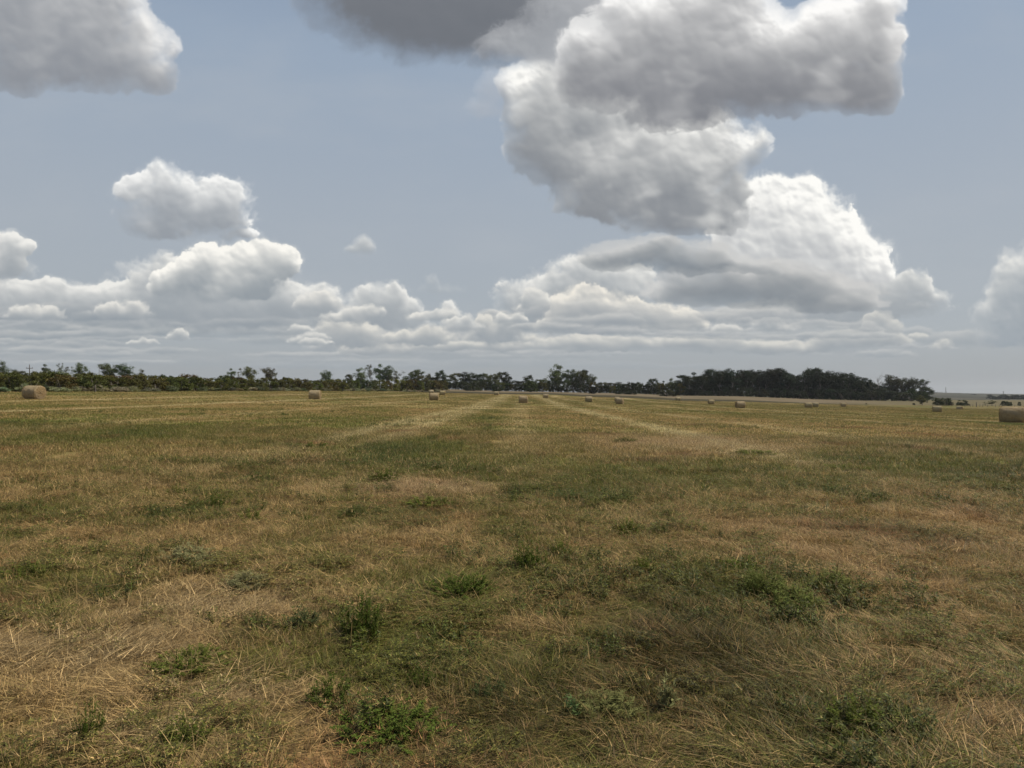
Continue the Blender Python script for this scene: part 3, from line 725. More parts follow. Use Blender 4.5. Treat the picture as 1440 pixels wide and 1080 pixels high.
def tree_kind(seed, kind):
    """height 1, half-width .5; returns trunk mesh, crown mesh"""
    rg = np.random.RandomState(seed); tubes = []; cl = []
    if kind in ('open', 'sparse'):
        fork = rg.uniform(.22, .38); nl = rg.randint(4, 7)
        tubes.append(tube(bez((0, 0, -.03), (rg.uniform(-.04, .04), 0, fork), (0, 0, 0), 4, rg, .003), np.linspace(.034, .024, 4)))
        r0 = tubes[0][0][-6:].mean(0)
        for i in range(nl):
            az = i*6.28/nl+rg.uniform(-.5, .5); rr = rg.uniform(.16, .40); z = rg.uniform(.60, .88)
            if i == 0: rr = .06; z = .92
            e = (rr*math.cos(az), rr*math.sin(az), z)
            p = bez(r0, e, (0, 0, -.06), 6, rg, .012); tubes.append(tube(p, np.linspace(.019, .005, 6), 5))
            for j in range(rg.randint(3, 6)):
                t = rg.randint(2, 6); q = p[t]+rg.normal(size=3)*np.array([.10, .10, .07]); q[2] = min(q[2], .95)
                tubes.append(tube(bez(p[t], q, (0, 0, .01), 3, rg, .0), [.006, .004, .002], 5))
                cl.append((q, rg.uniform(.055, .105)))
            cl.append((np.array(e), rg.uniform(.07, .12)))
        per, sz = (130, .052) if kind == 'open' else (70, .048)
        if kind == 'sparse': cl = cl[::2]+cl[1::4]
        else:
            for i in range(9):
                az = rg.rand()*6.28; rr = .34*rg.rand()**.5; cl.append((np.array([rr*math.cos(az), rr*math.sin(az), rg.uniform(.42, .8)]), rg.uniform(.06, .1)))
    elif kind == 'dense':
        tubes.append(tube(bez((0, 0, -.03), (.01, 0, .5), (0, 0, 0), 5, rg, .006), np.linspace(.03, .014, 5)))
        for i in range(46):
            az = rg.rand()*6.28; z = rg.uniform(.16, .92); lim = .44*math.sqrt(max(0, 1-((z-.50)/.50)**2))+.02
            rr = lim*rg.rand()**.4*rg.uniform(.75, 1.05)
            q = np.array([rr*math.cos(az), rr*math.sin(az), z]); cl.append((q, rg.uniform(.07, .13)))
            if i % 4 == 0: tubes.append(tube(bez((0, 0, z*.5), q, (0, 0, -.03), 4, rg, .005), [.012, .009, .006, .003], 5))
        per, sz = 95, .06
    elif kind == 'spindly':
        tubes.append(tube(bez((0, 0, -.03), (.03, 0, .9), (.03, 0, 0), 6, rg, .012), np.linspace(.03, .006, 6)))
        for i in range(22):
            az = rg.rand()*6.28; z = rg.uniform(.25, .95); rr = .36*rg.rand()*(1.15-z)*1.2
            q = np.array([rr*math.cos(az), rr*math.sin(az), z]); cl.append((q, rg.uniform(.05, .09)))
            tubes.append(tube(bez((0.02, 0, z*.8), q, (0, 0, 0), 3, rg, .0), [.008, .005, .003], 5))
        per, sz = 80, .055
    elif kind == 'shrub':
        for i in range(7):
            az = rg.rand()*6.28; rr = rg.uniform(.1, .35)
            tubes.append(tube(bez((rr*.2*math.cos(az), rr*.2*math.sin(az), -.04), (rr*math.cos(az), rr*math.sin(az), rg.uniform(.5, .8)), (0, 0, .05), 4, rg, .01), [.018, .014, .01, .004], 5))
        for i in range(44):
            az = rg.rand()*6.28; z = rg.uniform(.08, .90); lim = .45*math.sqrt(max(0, 1-((z-.32)/.64)**2))
            rr = lim*rg.rand()**.4*rg.uniform(.8, 1.05)
            cl.append((np.array([rr*math.cos(az), rr*math.sin(az), z]), rg.uniform(.07, .14)))
        per, sz = 80, .055
    elif kind == 'sage':
        for i in range(9):
            az = rg.rand()*6.28; rr = rg.uniform(.1, .4)
            tubes.append(tube(bez((rr*.3*math.cos(az), rr*.3*math.sin(az), -.04), (rr*math.cos(az), rr*math.sin(az), rg.uniform(.6, .85)), (0, 0, 0), 3, rg, .01), [.012, .008, .004], 5))
        A, B, C = [], [], []; o = 0
        for i in range(40):
            az = rg.rand()*6.28; rr = .44*rg.rand()**.5; z = .92*math.sqrt(max(.05, 1-(rr/.5)**2))*rg.uniform(.35, 1)
            V, F, v, v2 = blades(rg, 44, .09, .12, .30, .022, (.0, .7), .3, seg=1)
            V = V+np.array([rr*math.cos(az), rr*math.sin(az), z-.22]); V[:, 2] = V[:, 2].clip(0)
            A.append(V); B.append(F+o); C.append(v*.5+.5*rg.rand()); o += len(V)
        CV = np.concatenate(A), np.concatenate(B), np.concatenate(C)
    AS = ASP[kind]
    for Vt, _ in tubes: Vt[:, 2] *= AS; Vt[:, :2] *= 1
    cl = [(np.array([q[0], q[1], q[2]*AS]), r_*RS[kind]) for q, r_ in cl]
    V, F = join(tubes)
    if kind != 'sage': CV = crown(rg, cl, per, sz)
    CV[0][:, 2] /= AS; V[:, 2] /= AS
    if kind == 'sage': CV[0][:, 2] *= AS
    return (V, F), CV
ASP = dict(open=1.55, sparse=1.7, dense=1.7, spindly=2.4, shrub=.8, sage=1)
RS = dict(open=1.75, sparse=1.5, dense=1.45, spindly=1.5, shrub=1, sage=1)
KM = {}
for kd, nv in (('open', 5), ('sparse', 4), ('dense', 6), ('spindly', 3), ('shrub', 5), ('sage', 4)):
    KM[kd] = []
    for i in range(nv):
        (V, F), (cv, cf, v) = tree_kind(1000+i*17+len(kd)*101, kd)
        if kd in ('shrub', 'sage'):
            n0 = len(V); me = npmesh(kd, np.concatenate([V, cv]), np.concatenate([F, cf+n0]), {'v': np.concatenate([np.zeros(n0), v])}, [MBARK, MLEAF], midx=np.concatenate([np.zeros(len(F)), np.ones(len(cf))]))
            KM[kd].append(me)
        else:
            KM[kd].append((npmesh('trunk', V, F, None, MBARK), npmesh('crown', cv, cf, {'v': v}, MLEAF)))
TR = random.Random(11)
cnt = {}
def plant(name, px, top, wpx, d, kind, colour, label, cat, group=None, base=None, root_sink=.0, lean=0):
    x = px2x(px, d); z = h1(x, d)-root_sink
    H = (553-top)/1000*d+CAMH-z; W = wpx/1000*d
    i = cnt.get(kind, TR.randrange(9)); cnt[kind] = i+1
    src = KM[kind][i % len(KM[kind])]
    c = tuple(a*TR.uniform(.88, 1.12) for a in colour)+(1,)
    if kind in ('shrub', 'sage'):
        o = link(name, src, None, (x, d, z), TR.uniform(0, 6.28), (W, W, H)); o.color = c
    else:
        o = bpy.data.objects.new(name, None); col.objects.link(o); o.location = (x, d, z); o.rotation_euler = (0, 0, TR.uniform(0, 6.28)); o.scale = (W, W, H)
        link('trunk', src[0], o); cr = link('crown', src[1], o); cr.color = c
    tag(o, label, cat, group); return o
G_OLIVE = (.088, .090, .026); G_DARK = (.042, .052, .024); G_MID = (.072, .084, .033); G_PALE = (.085, .100, .050); G_SAGE = (.24, .24, .135); G_FRESH = (.070, .088, .026)

# ---------------------------------------------------------------- the hedge on the left
def ip(x, xs, ys): return float(np.interp(x, xs, ys))
hd = lambda px: ip(px, [-200, 0, 200, 300, 400, 500, 560, 640], [92, 110, 138, 172, 212, 262, 300, 340])
tx = [-60,0,25,40,60,78,92,105,125,140,160,190,205,215,230,245,255,275,287,297,315,330,345,357,368,385,397,412,425,440,470,500,530,560,600,640]
ty = [520,522,523,522,519,521,525,526,523,526,525,527,528,525,527,528,525,526,531,532,528,529,530,533,530,533,529,531,532,534,533,534,534,533,534,536]
px = -190
while px < 632:
    d = hd(px)+TR.uniform(-3, 3); wd = TR.uniform(3.4, 5.4)/d*1000
    plant('hedge_shrub', px, ip(px, tx, ty)+TR.uniform(-1.2, 1.0), wd*1.35, d, 'shrub', G_OLIVE if TR.random() < .7 else G_MID if TR.random() < .8 else (.080, .066, .028),
          'dark olive shrub grown into the long hedge along the left of the field', 'shrub', 'shrubs of the long hedge on the left')
    if px < 480:
        plant('hedge_shrub', px+wd*.3, ip(px, tx, ty)+3.5+TR.uniform(-.6, 1), wd*1.1, d-2.6, 'shrub', G_OLIVE,
          'dark olive shrub grown into the long hedge along the left of the field', 'shrub', 'shrubs of the long hedge on the left')
    px += wd*.62
px = -150
while px < 620:
    d = hd(px)-6.5-TR.uniform(0, 3.5); wd = TR.uniform(1.3, 2.8)/d*1000
    if TR.random() < .82 and not (175 < px < 265 and TR.random() < .6):
        z = h1(px2x(px, d), d); hh = TR.uniform(.85, 1.5)
        plant('silver_shrub', px, 553-(z+hh-CAMH)/d*1000, wd*1.25, d, 'sage', G_SAGE if TR.random() < .75 else (.13, .145, .08),
              'low silvery grey-green bush at the foot of the dark left hedge', 'bush', 'silvery bushes along the foot of the hedge')
    px += wd*TR.uniform(.5, .9)
# ---------------------------------------------------------------- trees beyond the hedge
far = [(4,508,17,230,'open','rounded open tree at the left edge of the photo rising behind the hedge'),
 (20,518,9,230,'dense','small dark tree just right of the edge tree, low over the hedge'),
 (29,520.5,14,225,'dense','low dark rounded tree between the edge tree and the power pole'),
 (64,512,12,250,'open','small pale tree over the highest hump of the hedge, right of the power pole'),
 (84,509.5,9,255,'sparse','narrow sparse tree, left one of a leaning pair above the hedge'),
 (95,513,12,255,'sparse','low sparse tree, right one of a leaning pair above the hedge'),
 (113,510.5,16,250,'open','vase-shaped tree with a bare stem standing alone over the hedge'),
 (127,521.5,7,235,'dense','tiny dark treetop poking out of the hedge before the two broad trees'),
 (152,510.5,22,255,'open','broad flat-topped tree with gaps in its crown, left one of two broad trees'),
 (175,511,25,255,'open','broad dark spreading tree with many limbs, right one of two broad trees'),
 (200,519.5,11,245,'open','small low tree right of the two broad trees, half sunk behind the hedge'),
 (325,518,11,330,'open','small round-topped tree, first of three above the middle of the hedge'),
 (338,518,12,335,'sparse','thin slanting tree, middle of three above the middle of the hedge'),
 (350,516,18,330,'open','bushy tree, tallest of three above the middle of the hedge'),
 (378,516.5,16,330,'open','round-headed tree on a clean stem standing alone over the hedge'),
 (387,524,8,320,'sparse','little sparse tree at the foot of the round-headed one'),
 (459,520.5,17,340,'open','flat-topped lone tree over the hedge between the pale bale and the tall clump'),
 (476,532,10,320,'dense','low dark bush-like tree left of the tall clump'),
 (491,526,12,330,'dense','short bushy tree at the left foot of the tall clump'),
 (505,518,20,345,'open','open spreading tree, leftmost of the tall clump'),
 (520,511.5,15,350,'sparse','tall slender tree with a high crown in the tall clump'),
 (534,512,16,350,'open','tall dark tree, highest full crown of the tall clump'),
 (545,514.5,18,352,'open','full round tree right of the highest one in the tall clump'),
 (556,519,16,350,'sparse','tree with thin drooping outer limbs, rightmost of the tall clump')]
for px, top, wp, d, kd, lb in far:
    plant('broadleaf_tree', px, top, wp*1.2, d, kd, G_PALE if kd != 'dense' else G_MID, lb, 'tree', 'scattered trees standing beyond the hedge')
# ---------------------------------------------------------------- the belt of trees in the middle
mid = [(572,528,16,'dense'),(586,519,18,'open'),(594,527,14,'dense'),(602,525,11,'open'),(612,529,14,'dense'),(619,519.5,13,'dense'),(627,526,14,'dense'),(641,524,17,'dense'),(653,522,16,'dense'),(662,523,14,'dense'),
 (673,525,15,'dense'),(684,524,16,'dense'),(695,525,15,'dense'),(706,522.5,18,'dense'),(714,526,13,'dense'),(724,534,14,'dense'),(733,535,13,'dense'),(743,526.5,13,'dense'),(751,536,15,'dense'),(758,533,11,'dense'),(766,531,11,'dense'),(775,537,12,'dense'),
 (785,513,24,'open'),(798,520,16,'open'),(806,520,14,'open'),(815,521,14,'open'),(822,518.5,13,'dense'),(830,526,17,'open'),(842,537,12,'dense'),(850,537,14,'dense'),(860,538,12,'dense'),(870,536.5,16,'dense'),(880,539,12,'dense'),(890,540,12,'dense'),
 (899,536.5,10,'dense'),(908,541,12,'dense'),(918,532,14,'dense'),(926,537,10,'dense'),(933,534,9,'spindly'),(944,532,12,'open'),(952,538,12,'dense')]
lbl = {22: 'tallest tree of the middle belt, with a broad open crown and pale stems', 23: 'open-crowned tree just right of the tallest one in the middle belt', 24: 'second open-crowned tree right of the tallest one, middle of a loose clump', 25: 'leafy tree with sky showing through, left of the thin-topped one in the middle belt',
       26: 'thin-topped narrow tree sticking up at the right of the loose middle clump', 27: 'rounded tree closing the loose middle clump on the right', 17: 'single narrow dark tree like a column standing up from the low part of the belt', 1: 'open light-green tree at the left end of the middle belt',
       5: 'dark treetop standing above its neighbours above the pair of pale bales', 0: 'low round tree right beside the drooping-limbed tree of the tall clump', 36: 'squat dark tree, first hump of the belt before the big grove', 38: 'slim dark tree between two humps just left of the big grove', 39: 'open dark tree touching the left end of the big grove'}
for i, (px, top, wp, kd) in enumerate(mid):
    d = 384+TR.uniform(-4, 14)
    c = G_MID if (px < 640 or 780 < px < 840) and kd != 'dense' else G_DARK if px > 600 and TR.random() < .75 else G_MID
    plant('broadleaf_tree', px, top, wp*1.3, d, kd, c, lbl.get(i, 'dark green tree grown together with others in the middle tree belt'), 'tree', 'trees of the belt across the middle')
px = 566
while px < 960:                                       # undergrowth filling the foot of the belt
    top = 553-17+TR.uniform(-4, 3)+(px-566)*.013
    plant('undergrowth_bush', px, top, TR.uniform(13, 20), 379+TR.uniform(-4, 3), 'shrub', G_OLIVE if TR.random() < .3 else G_DARK,
          'dark bush, one of many filling the foot of the middle tree belt', 'bush', 'bushes filling the foot of the middle belt')
    px += TR.uniform(7, 10)
# ---------------------------------------------------------------- the big dark grove on the right, cloud shadow worked into its leaf colour
gr = [(960,526,18),(970,528,14),(977,523.5,15),(987,525,15),(993,523,14),(1001,518.5,20),(1012,519.5,16),(1021,518.5,16),(1031,519.5,16),(1040,518.5,16),(1050,519,16),(1059,518.5,16),(1068,520,15),(1077,518.5,16),(1086,517,18),(1096,517,20),(1106,520,18),(1114,527,14),
 (1122,528,14),(1131,521,18),(1143,515.5,22),(1154,520,18),(1164,522,16),(1173,520.5,18),(1183,523.5,16),(1193,523.5,18),(1203,528,16),(1212,531,14),(1219,530.5,14),(1226,536,13)]
gl = {0: 'leftmost tree of the big dark grove, lower and looser than the rest', 15: 'highest rounded crown of the left half of the big dark grove', 20: 'highest tree of the right half of the big dark grove, just right of the dip', 17: 'lower dark tree in the dip between the two halves of the big grove', 29: 'last low dark tree of the grove beside the bare dead tree'}
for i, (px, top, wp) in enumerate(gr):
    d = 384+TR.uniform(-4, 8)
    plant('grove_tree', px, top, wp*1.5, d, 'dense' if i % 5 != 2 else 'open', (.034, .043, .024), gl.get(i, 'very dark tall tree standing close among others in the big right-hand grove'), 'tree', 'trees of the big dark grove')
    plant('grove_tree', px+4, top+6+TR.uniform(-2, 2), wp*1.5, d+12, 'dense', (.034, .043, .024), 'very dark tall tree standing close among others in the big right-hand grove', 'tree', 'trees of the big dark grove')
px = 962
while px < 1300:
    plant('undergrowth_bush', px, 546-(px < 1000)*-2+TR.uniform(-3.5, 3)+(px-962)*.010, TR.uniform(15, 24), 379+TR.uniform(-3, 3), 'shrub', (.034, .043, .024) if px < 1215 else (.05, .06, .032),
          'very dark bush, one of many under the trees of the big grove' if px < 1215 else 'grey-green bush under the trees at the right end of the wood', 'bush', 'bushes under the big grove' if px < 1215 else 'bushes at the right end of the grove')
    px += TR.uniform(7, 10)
for px, top, wp, kd, lb in ((1240,541,16,'dense','low grey-green tree at the foot of the dead tree'), (1254,527.5,24,'open','broad rounded tree right of the dead tree, highest of the last clump'), (1262,531,14,'dense','dark inner tree in the last clump at the right end of the wood'),
        (1272,531,16,'open','tree with a two-lobed top in the middle of the last clump'), (1283,530.5,16,'open','full-crowned tree right of the two-lobed one in the last clump'), (1297,532.5,18,'dense','outer round tree sloping down at the right end of the wood'), (1304,546,16,'dense','low skirt-like tree at the very right end of the wood')):
    plant('broadleaf_tree', px, top, wp*1.3, 386, kd, (.058, .070, .040), lb, 'tree', 'last clump of trees at the right end of the wood')
# dead tree
def dead():
    rg = np.random.RandomState(8); T = [tube(bez((0, 0, -.02), (.02, 0, .97), (.03, 0, 0), 8, rg, .008), np.linspace(.02, .003, 8))]
    for i in range(13):
        z = rg.uniform(.35, .85); az = rg.rand()*6.28; l = rg.uniform(.12, .24)
        p = bez((.015, 0, z), (l*math.cos(az), l*math.sin(az), min(1, z+rg.uniform(.08, .22))), (0, 0, -.02), 5, rg, .008); T.append(tube(p, np.linspace(.009, .002, 5), 5))
        for j in range(3): T.append(tube(bez(p[2+j % 3], p[2+j % 3]+rg.normal(size=3)*.05+np.array([0, 0, .04]), (0, 0, 0), 3, rg, 0), [.004, .003, .001], 5))
    V, F = join(T); return npmesh('dead_tree', V, F, None, MBARK)
d = 380; x = px2x(1234, d); z = h1(x, d)
tag(link('dead_tree', dead(), None, (x, d, z), .4, (12, 12, (553-528)/1000*d+CAMH-z)), 'bare leafless dead tree standing between the dark grove and the last clump on the right', 'tree')
# ---------------------------------------------------------------- free-standing bushes in the pale strip
fb = [(665,541,26,'shrub','low wide black-green bush in the pale strip above the small pale bale',G_DARK),(698,541,17,'shrub','dark bush in the pale strip, between the low wide bush and the green round one',G_DARK),(746,534,20,'shrub','rounded fresh green bush before the belt, above the middle bale',G_FRESH),
 (834.5,543.5,14,'shrub','small nearly black round bush in the pale strip above a bale',(.016,.02,.013)),(869,546.5,14,'shrub','dark bush in the pale strip just above the pair of touching bales',G_DARK),(887,549,17,'shrub','low flat dark bush right of the touching bales, in the pale strip',G_DARK),(938,548.5,24,'shrub','wide low dark bush in the pale strip left of the big grove',G_DARK),
 (1297,556.5,13,'open','small umbrella-shaped tree in the strip left of the pale bale',G_OLIVE),(1318,559,13,'shrub','dark bush rising behind the pale bale on the right',G_DARK),(1329,559.5,18,'shrub','widest dark bush just right of the pale bale',G_DARK),(1337,565,7,'shrub','small brownish bush between the wide dark bush and the half-hidden bale',(.11,.09,.045)),
 (1352.5,562.5,15,'shrub','dark round bush above the half-hidden bale',G_DARK),(1361.5,567.5,4,'shrub','tiny dark bush by the fence right of the round one',G_DARK),(1385.5,565,8,'sparse','thin two-stemmed little tree by the far fence',G_MID),(1395,563,10,'open','short leafy little tree right of the two-stemmed one by the far fence',G_MID),
 (1412.5,563.5,10,'shrub','dark bush beyond the big bale at the right edge',G_DARK),(1420,565,6,'shrub','small dark bush touching the one beyond the big right-hand bale',G_DARK),(1433.5,564.5,4,'shrub','tiniest bush beyond the big bale, nearest the right edge',G_DARK),(1218,567,3,'shrub','tiny dark bush alone in the strip right of the square-looking bale',G_DARK),(1285,566.5,3.5,'shrub','tiny dark bush in the strip left of the umbrella-shaped tree',G_DARK)]
for px, top, wp, kd, lb, c in fb:
    plant('field_bush' if kd == 'shrub' else 'small_tree', px, top, wp*1.2, 352 if px < 1000 else 326, kd, c, lb, 'bush' if kd == 'shrub' else 'tree', 'free-standing bushes in the strip beyond the field', root_sink=.05)
# ---------------------------------------------------------------- far trees on the plain and the hill to the right
ft = [(1392,554.5,9),(1398,557,6),(1405,556,6),(1409,554.5,6),(1413,554,5),(1416,556,5),(1420,556.5,6),(1425,554.5,7),(1430,554.5,6),(1434,556,6),(1438,555,7),(1443,555.5,8),(1402,558,7),(1417,558,8),(1428,557.5,8),(1450,555,9),(1460,556,10)]
for px, top, wp in ft:
    d = 980; x = px2x(px, d); 
    plant('distant_tree', px, top, wp*1.2, d, 'dense', (.030, .040, .028), 'tiny dark tree, one of the far row on the plain at the right edge', 'tree', 'far row of trees at the right edge', root_sink=.5)
for px, top, wp, d in ((1366,555,5,1900),(1370,554,6,1900),(1375,556,5,1880),(1362,557,4,1850),(1312,551.8,5,2600),(1317,551.6,6,2600),(1323,552,6,2600),(1330,552.3,4,2600),(1343,552.8,6,2600),(1349,552.8,5,2600),(1360,553.2,4,2600),(1336,552.6,5,2600)):
    plant('distant_tree', px, top-.3, wp*1.1, d, 'dense', (.030, .040, .030), 'speck-like dark tree on the slope or crest of the far hill at the right', 'tree', 'trees on the far hill', root_sink=1)

# ---------------------------------------------------------------- poles, mast, fence posts
wm = NT('weathered_wood'); nz = wm.noise(wm.n('ShaderNodeTexCoord').outputs['Object'], 6, 5)
pw = wm.n('ShaderNodeBsdfPrincipled'); wm.l(wm.mix(nz.outputs[0], (.07, .055, .045), (.17, .145, .12)), pw.inputs[0]); pw.inputs['Roughness'].default_value = .9; MW = wm.out(pw.outputs[0])
def boxm(cx, cy, cz, sx, sy, sz):
    V = np.array([(x, y, z) for x in (-.5, .5) for y in (-.5, .5) for z in (-.5, .5)])*[sx, sy, sz]+[cx, cy, cz]
    return V, np.array([(0,1,3,2),(4,6,7,5),(0,4,5,1),(2,3,7,6),(0,2,6,4),(1,5,7,3)])
def pole(px, top, d, label, arm=True, r=.16, tip=False):
    x = px2x(px, d); z = h1(x, d); H = (553-top)/1000*d+CAMH-z
    o = bpy.data.objects.new('power_pole', None); col.objects.link(o); o.location = (x, d, z)
    V, F = tube([(0, 0, -.3), (0, 0, H/2), (0, 0, H)], [r, r*.85, r*.6], 8); link('pole', npmesh('pole', V, F, None, MW), o)
    if arm:
        ca = link('crossarm', npmesh('crossarm', *boxm(0, 0, H-1.15, 2.0, .14, .16), None, MW), o)
        for s in (-.85, 0, .85):
            V, F = tube([(s, 0, H-1.07), (s, 0, H-.95), (s, 0, H-.80)], [.05, .08, .04], 6); link('insulator', npmesh('insulator', V, F, None, MW), ca)
    tag(o, label, 'power pole'); return o
pole(41.5, 512.5, 215, 'tall wooden power pole with a crossarm rising over the left part of the hedge')
pole(139.5, 515.5, 300, 'thin bare pole standing left of the two broad trees over the hedge', arm=False, r=.13)
pole(187, 519, 300, 'short thin bare pole right of the two broad trees over the hedge', arm=False, r=.13)
def mast(px, top, d, label):
    x = px2x(px, d); z = h1(x, d); H = (553-top)/1000*d+CAMH-z; o = bpy.data.objects.new('lattice_mast', None); col.objects.link(o); o.location = (x, d, z)
    b = 1.6; T = []
    for sx in (-1, 1):
        for sy in (-1, 1): T.append(tube([(sx*b, sy*b, -1), (sx*b*.6, sy*b*.6, H*.5), (sx*b*.22, sy*b*.22, H)], [.22, .18, .12], 5))
    link('mast_leg', npmesh('mast_leg', *join(T), None, MW), o)
    T = []
    for k in range(7):
        z0, z1 = H*k/7, H*(k+1)/7; a0, a1 = b*(1-.78*k/7), b*(1-.78*(k+1)/7)
        for s in (-1, 1): T.append(tube([(-a0, s*a0, z0), (0, s*(a0+a1)/2, (z0+z1)/2), (a1, s*a1, z1)], [.1, .1, .1], 5)); T.append(tube([(a0, s*a0, z0), (0, s*(a0+a1)/2, (z0+z1)/2), (-a1, s*a1, z1)], [.1, .1, .1], 5))
    link('bracing', npmesh('bracing', *join(T), None, MW), o)
    link('crossarm', npmesh('crossarm', *join([boxm(0, 0, H*.82, 7, .3, .3), boxm(0, 0, H*.95, 5, .3, .3)]), None, MW), o)
    tag(o, label, 'mast')
mast(1330, 544.5, 2550, 'faint lattice mast on the crest of the far hill at the right')
mast(1411, 550, 2500, 'very faint lattice mast above the far row of trees near the right edge')
def post(px, d, h, label, r=.07):
    x = px2x(px, d); z = h1(x, d)
    V, F = tube([(0, 0, -.2), (.01, 0, h*.5), (.02, .01, h)], [r, r*.95, r*.85], 7)
    tag(link('fence_post', npmesh('fence_post', V, F, None, MW), None, (x, d, z)), label, 'post', 'wooden fence posts')
post(134, 117, 1.2, 'weathered wooden post standing among the silvery bushes before the hedge', .11)
for px, h, lb in ((1373,2.2,'thick fence post, the tallest of the far fence at the right'),):
    post(px, 312, h, lb, .16)
for px in (1357,1364.5,1368,1378,1382,1389,1400,1405,1409,1427): post(px, 314, 1.25, 'thin far fence post, one of the row beyond the field at the right', .08)

# ---------------------------------------------------------------- round hay bales
def hay(name, radial):
    h = NT(name); tcn = h.n('ShaderNodeTexCoord').outputs['Object']; mpn = h.n('ShaderNodeMapping'); h.l(tcn, mpn.inputs[0])
    mpn.inputs['Scale'].default_value = (13, 2.4, 2.4) if not radial else (6, 30, 30)
    a = h.noise(mpn.outputs[0], 1, 5, .65, .6); b = h.noise(tcn, 4.5, 6, .75); cc = h.noise(tcn, 70, 2)
    if radial:
        wv = h.n('ShaderNodeTexWave', wave_type='RINGS', rings_direction='X'); h.l(tcn, wv.inputs[0]); wv.inputs['Scale'].default_value = 6; wv.inputs['Distortion'].default_value = 6; wv.inputs['Detail'].default_value = 4; wv.inputs['Detail Scale'].default_value = 3
        c = h.mix(wv.outputs[0], (.20, .145, .075), (.40, .305, .17))
    else: c = h.mix(a.outputs[0], (.28, .22, .13), (.64, .55, .37))
    c = h.mix(h.math('MULTIPLY', h.math('POWER', b.outputs[0], 3), 2.2, clamp=True), c, (.24, .18, .10))
    st = h.noise(tcn, 1.6, 5, .7); c = h.mix(h.math('MULTIPLY', h.math('SUBTRACT', st.outputs[0], .42, clamp=True), 3.2, clamp=True), c, (.26, .225, .165))
    oi = h.n('ShaderNodeObjectInfo'); c = h.mix(.8, c, oi.outputs['Color'], 'MULTIPLY')
    p = h.n('ShaderNodeBsdfPrincipled'); h.l(c, p.inputs[0]); p.inputs['Roughness'].default_value = .85; p.inputs['Specular IOR Level'].default_value = .15
    bm = h.n('ShaderNodeBump'); bm.inputs['Strength'].default_value = .9; bm.inputs['Distance'].default_value = .03
    h.l(h.math('ADD', a.outputs[0], h.math('MULTIPLY', cc.outputs[0], .5)), bm.inputs['Height']); h.l(bm.outputs[0], p.inputs['Normal'])
    return h.out(p.outputs[0])
MH, ME = hay('wrapped_hay', False), hay('cut_hay_ends', True)
sw = NT('loose_straw'); v_ = sw.attr('v').outputs['Fac']; so = sw.n('ShaderNodeObjectInfo')
MS = sw.leaf(sw.mix(.8, sw.mix(v_, (.30, .22, .11), (.62, .50, .29)), so.outputs['Color'], 'MULTIPLY'), .2, .6)
RB, LB = .75, 1.62
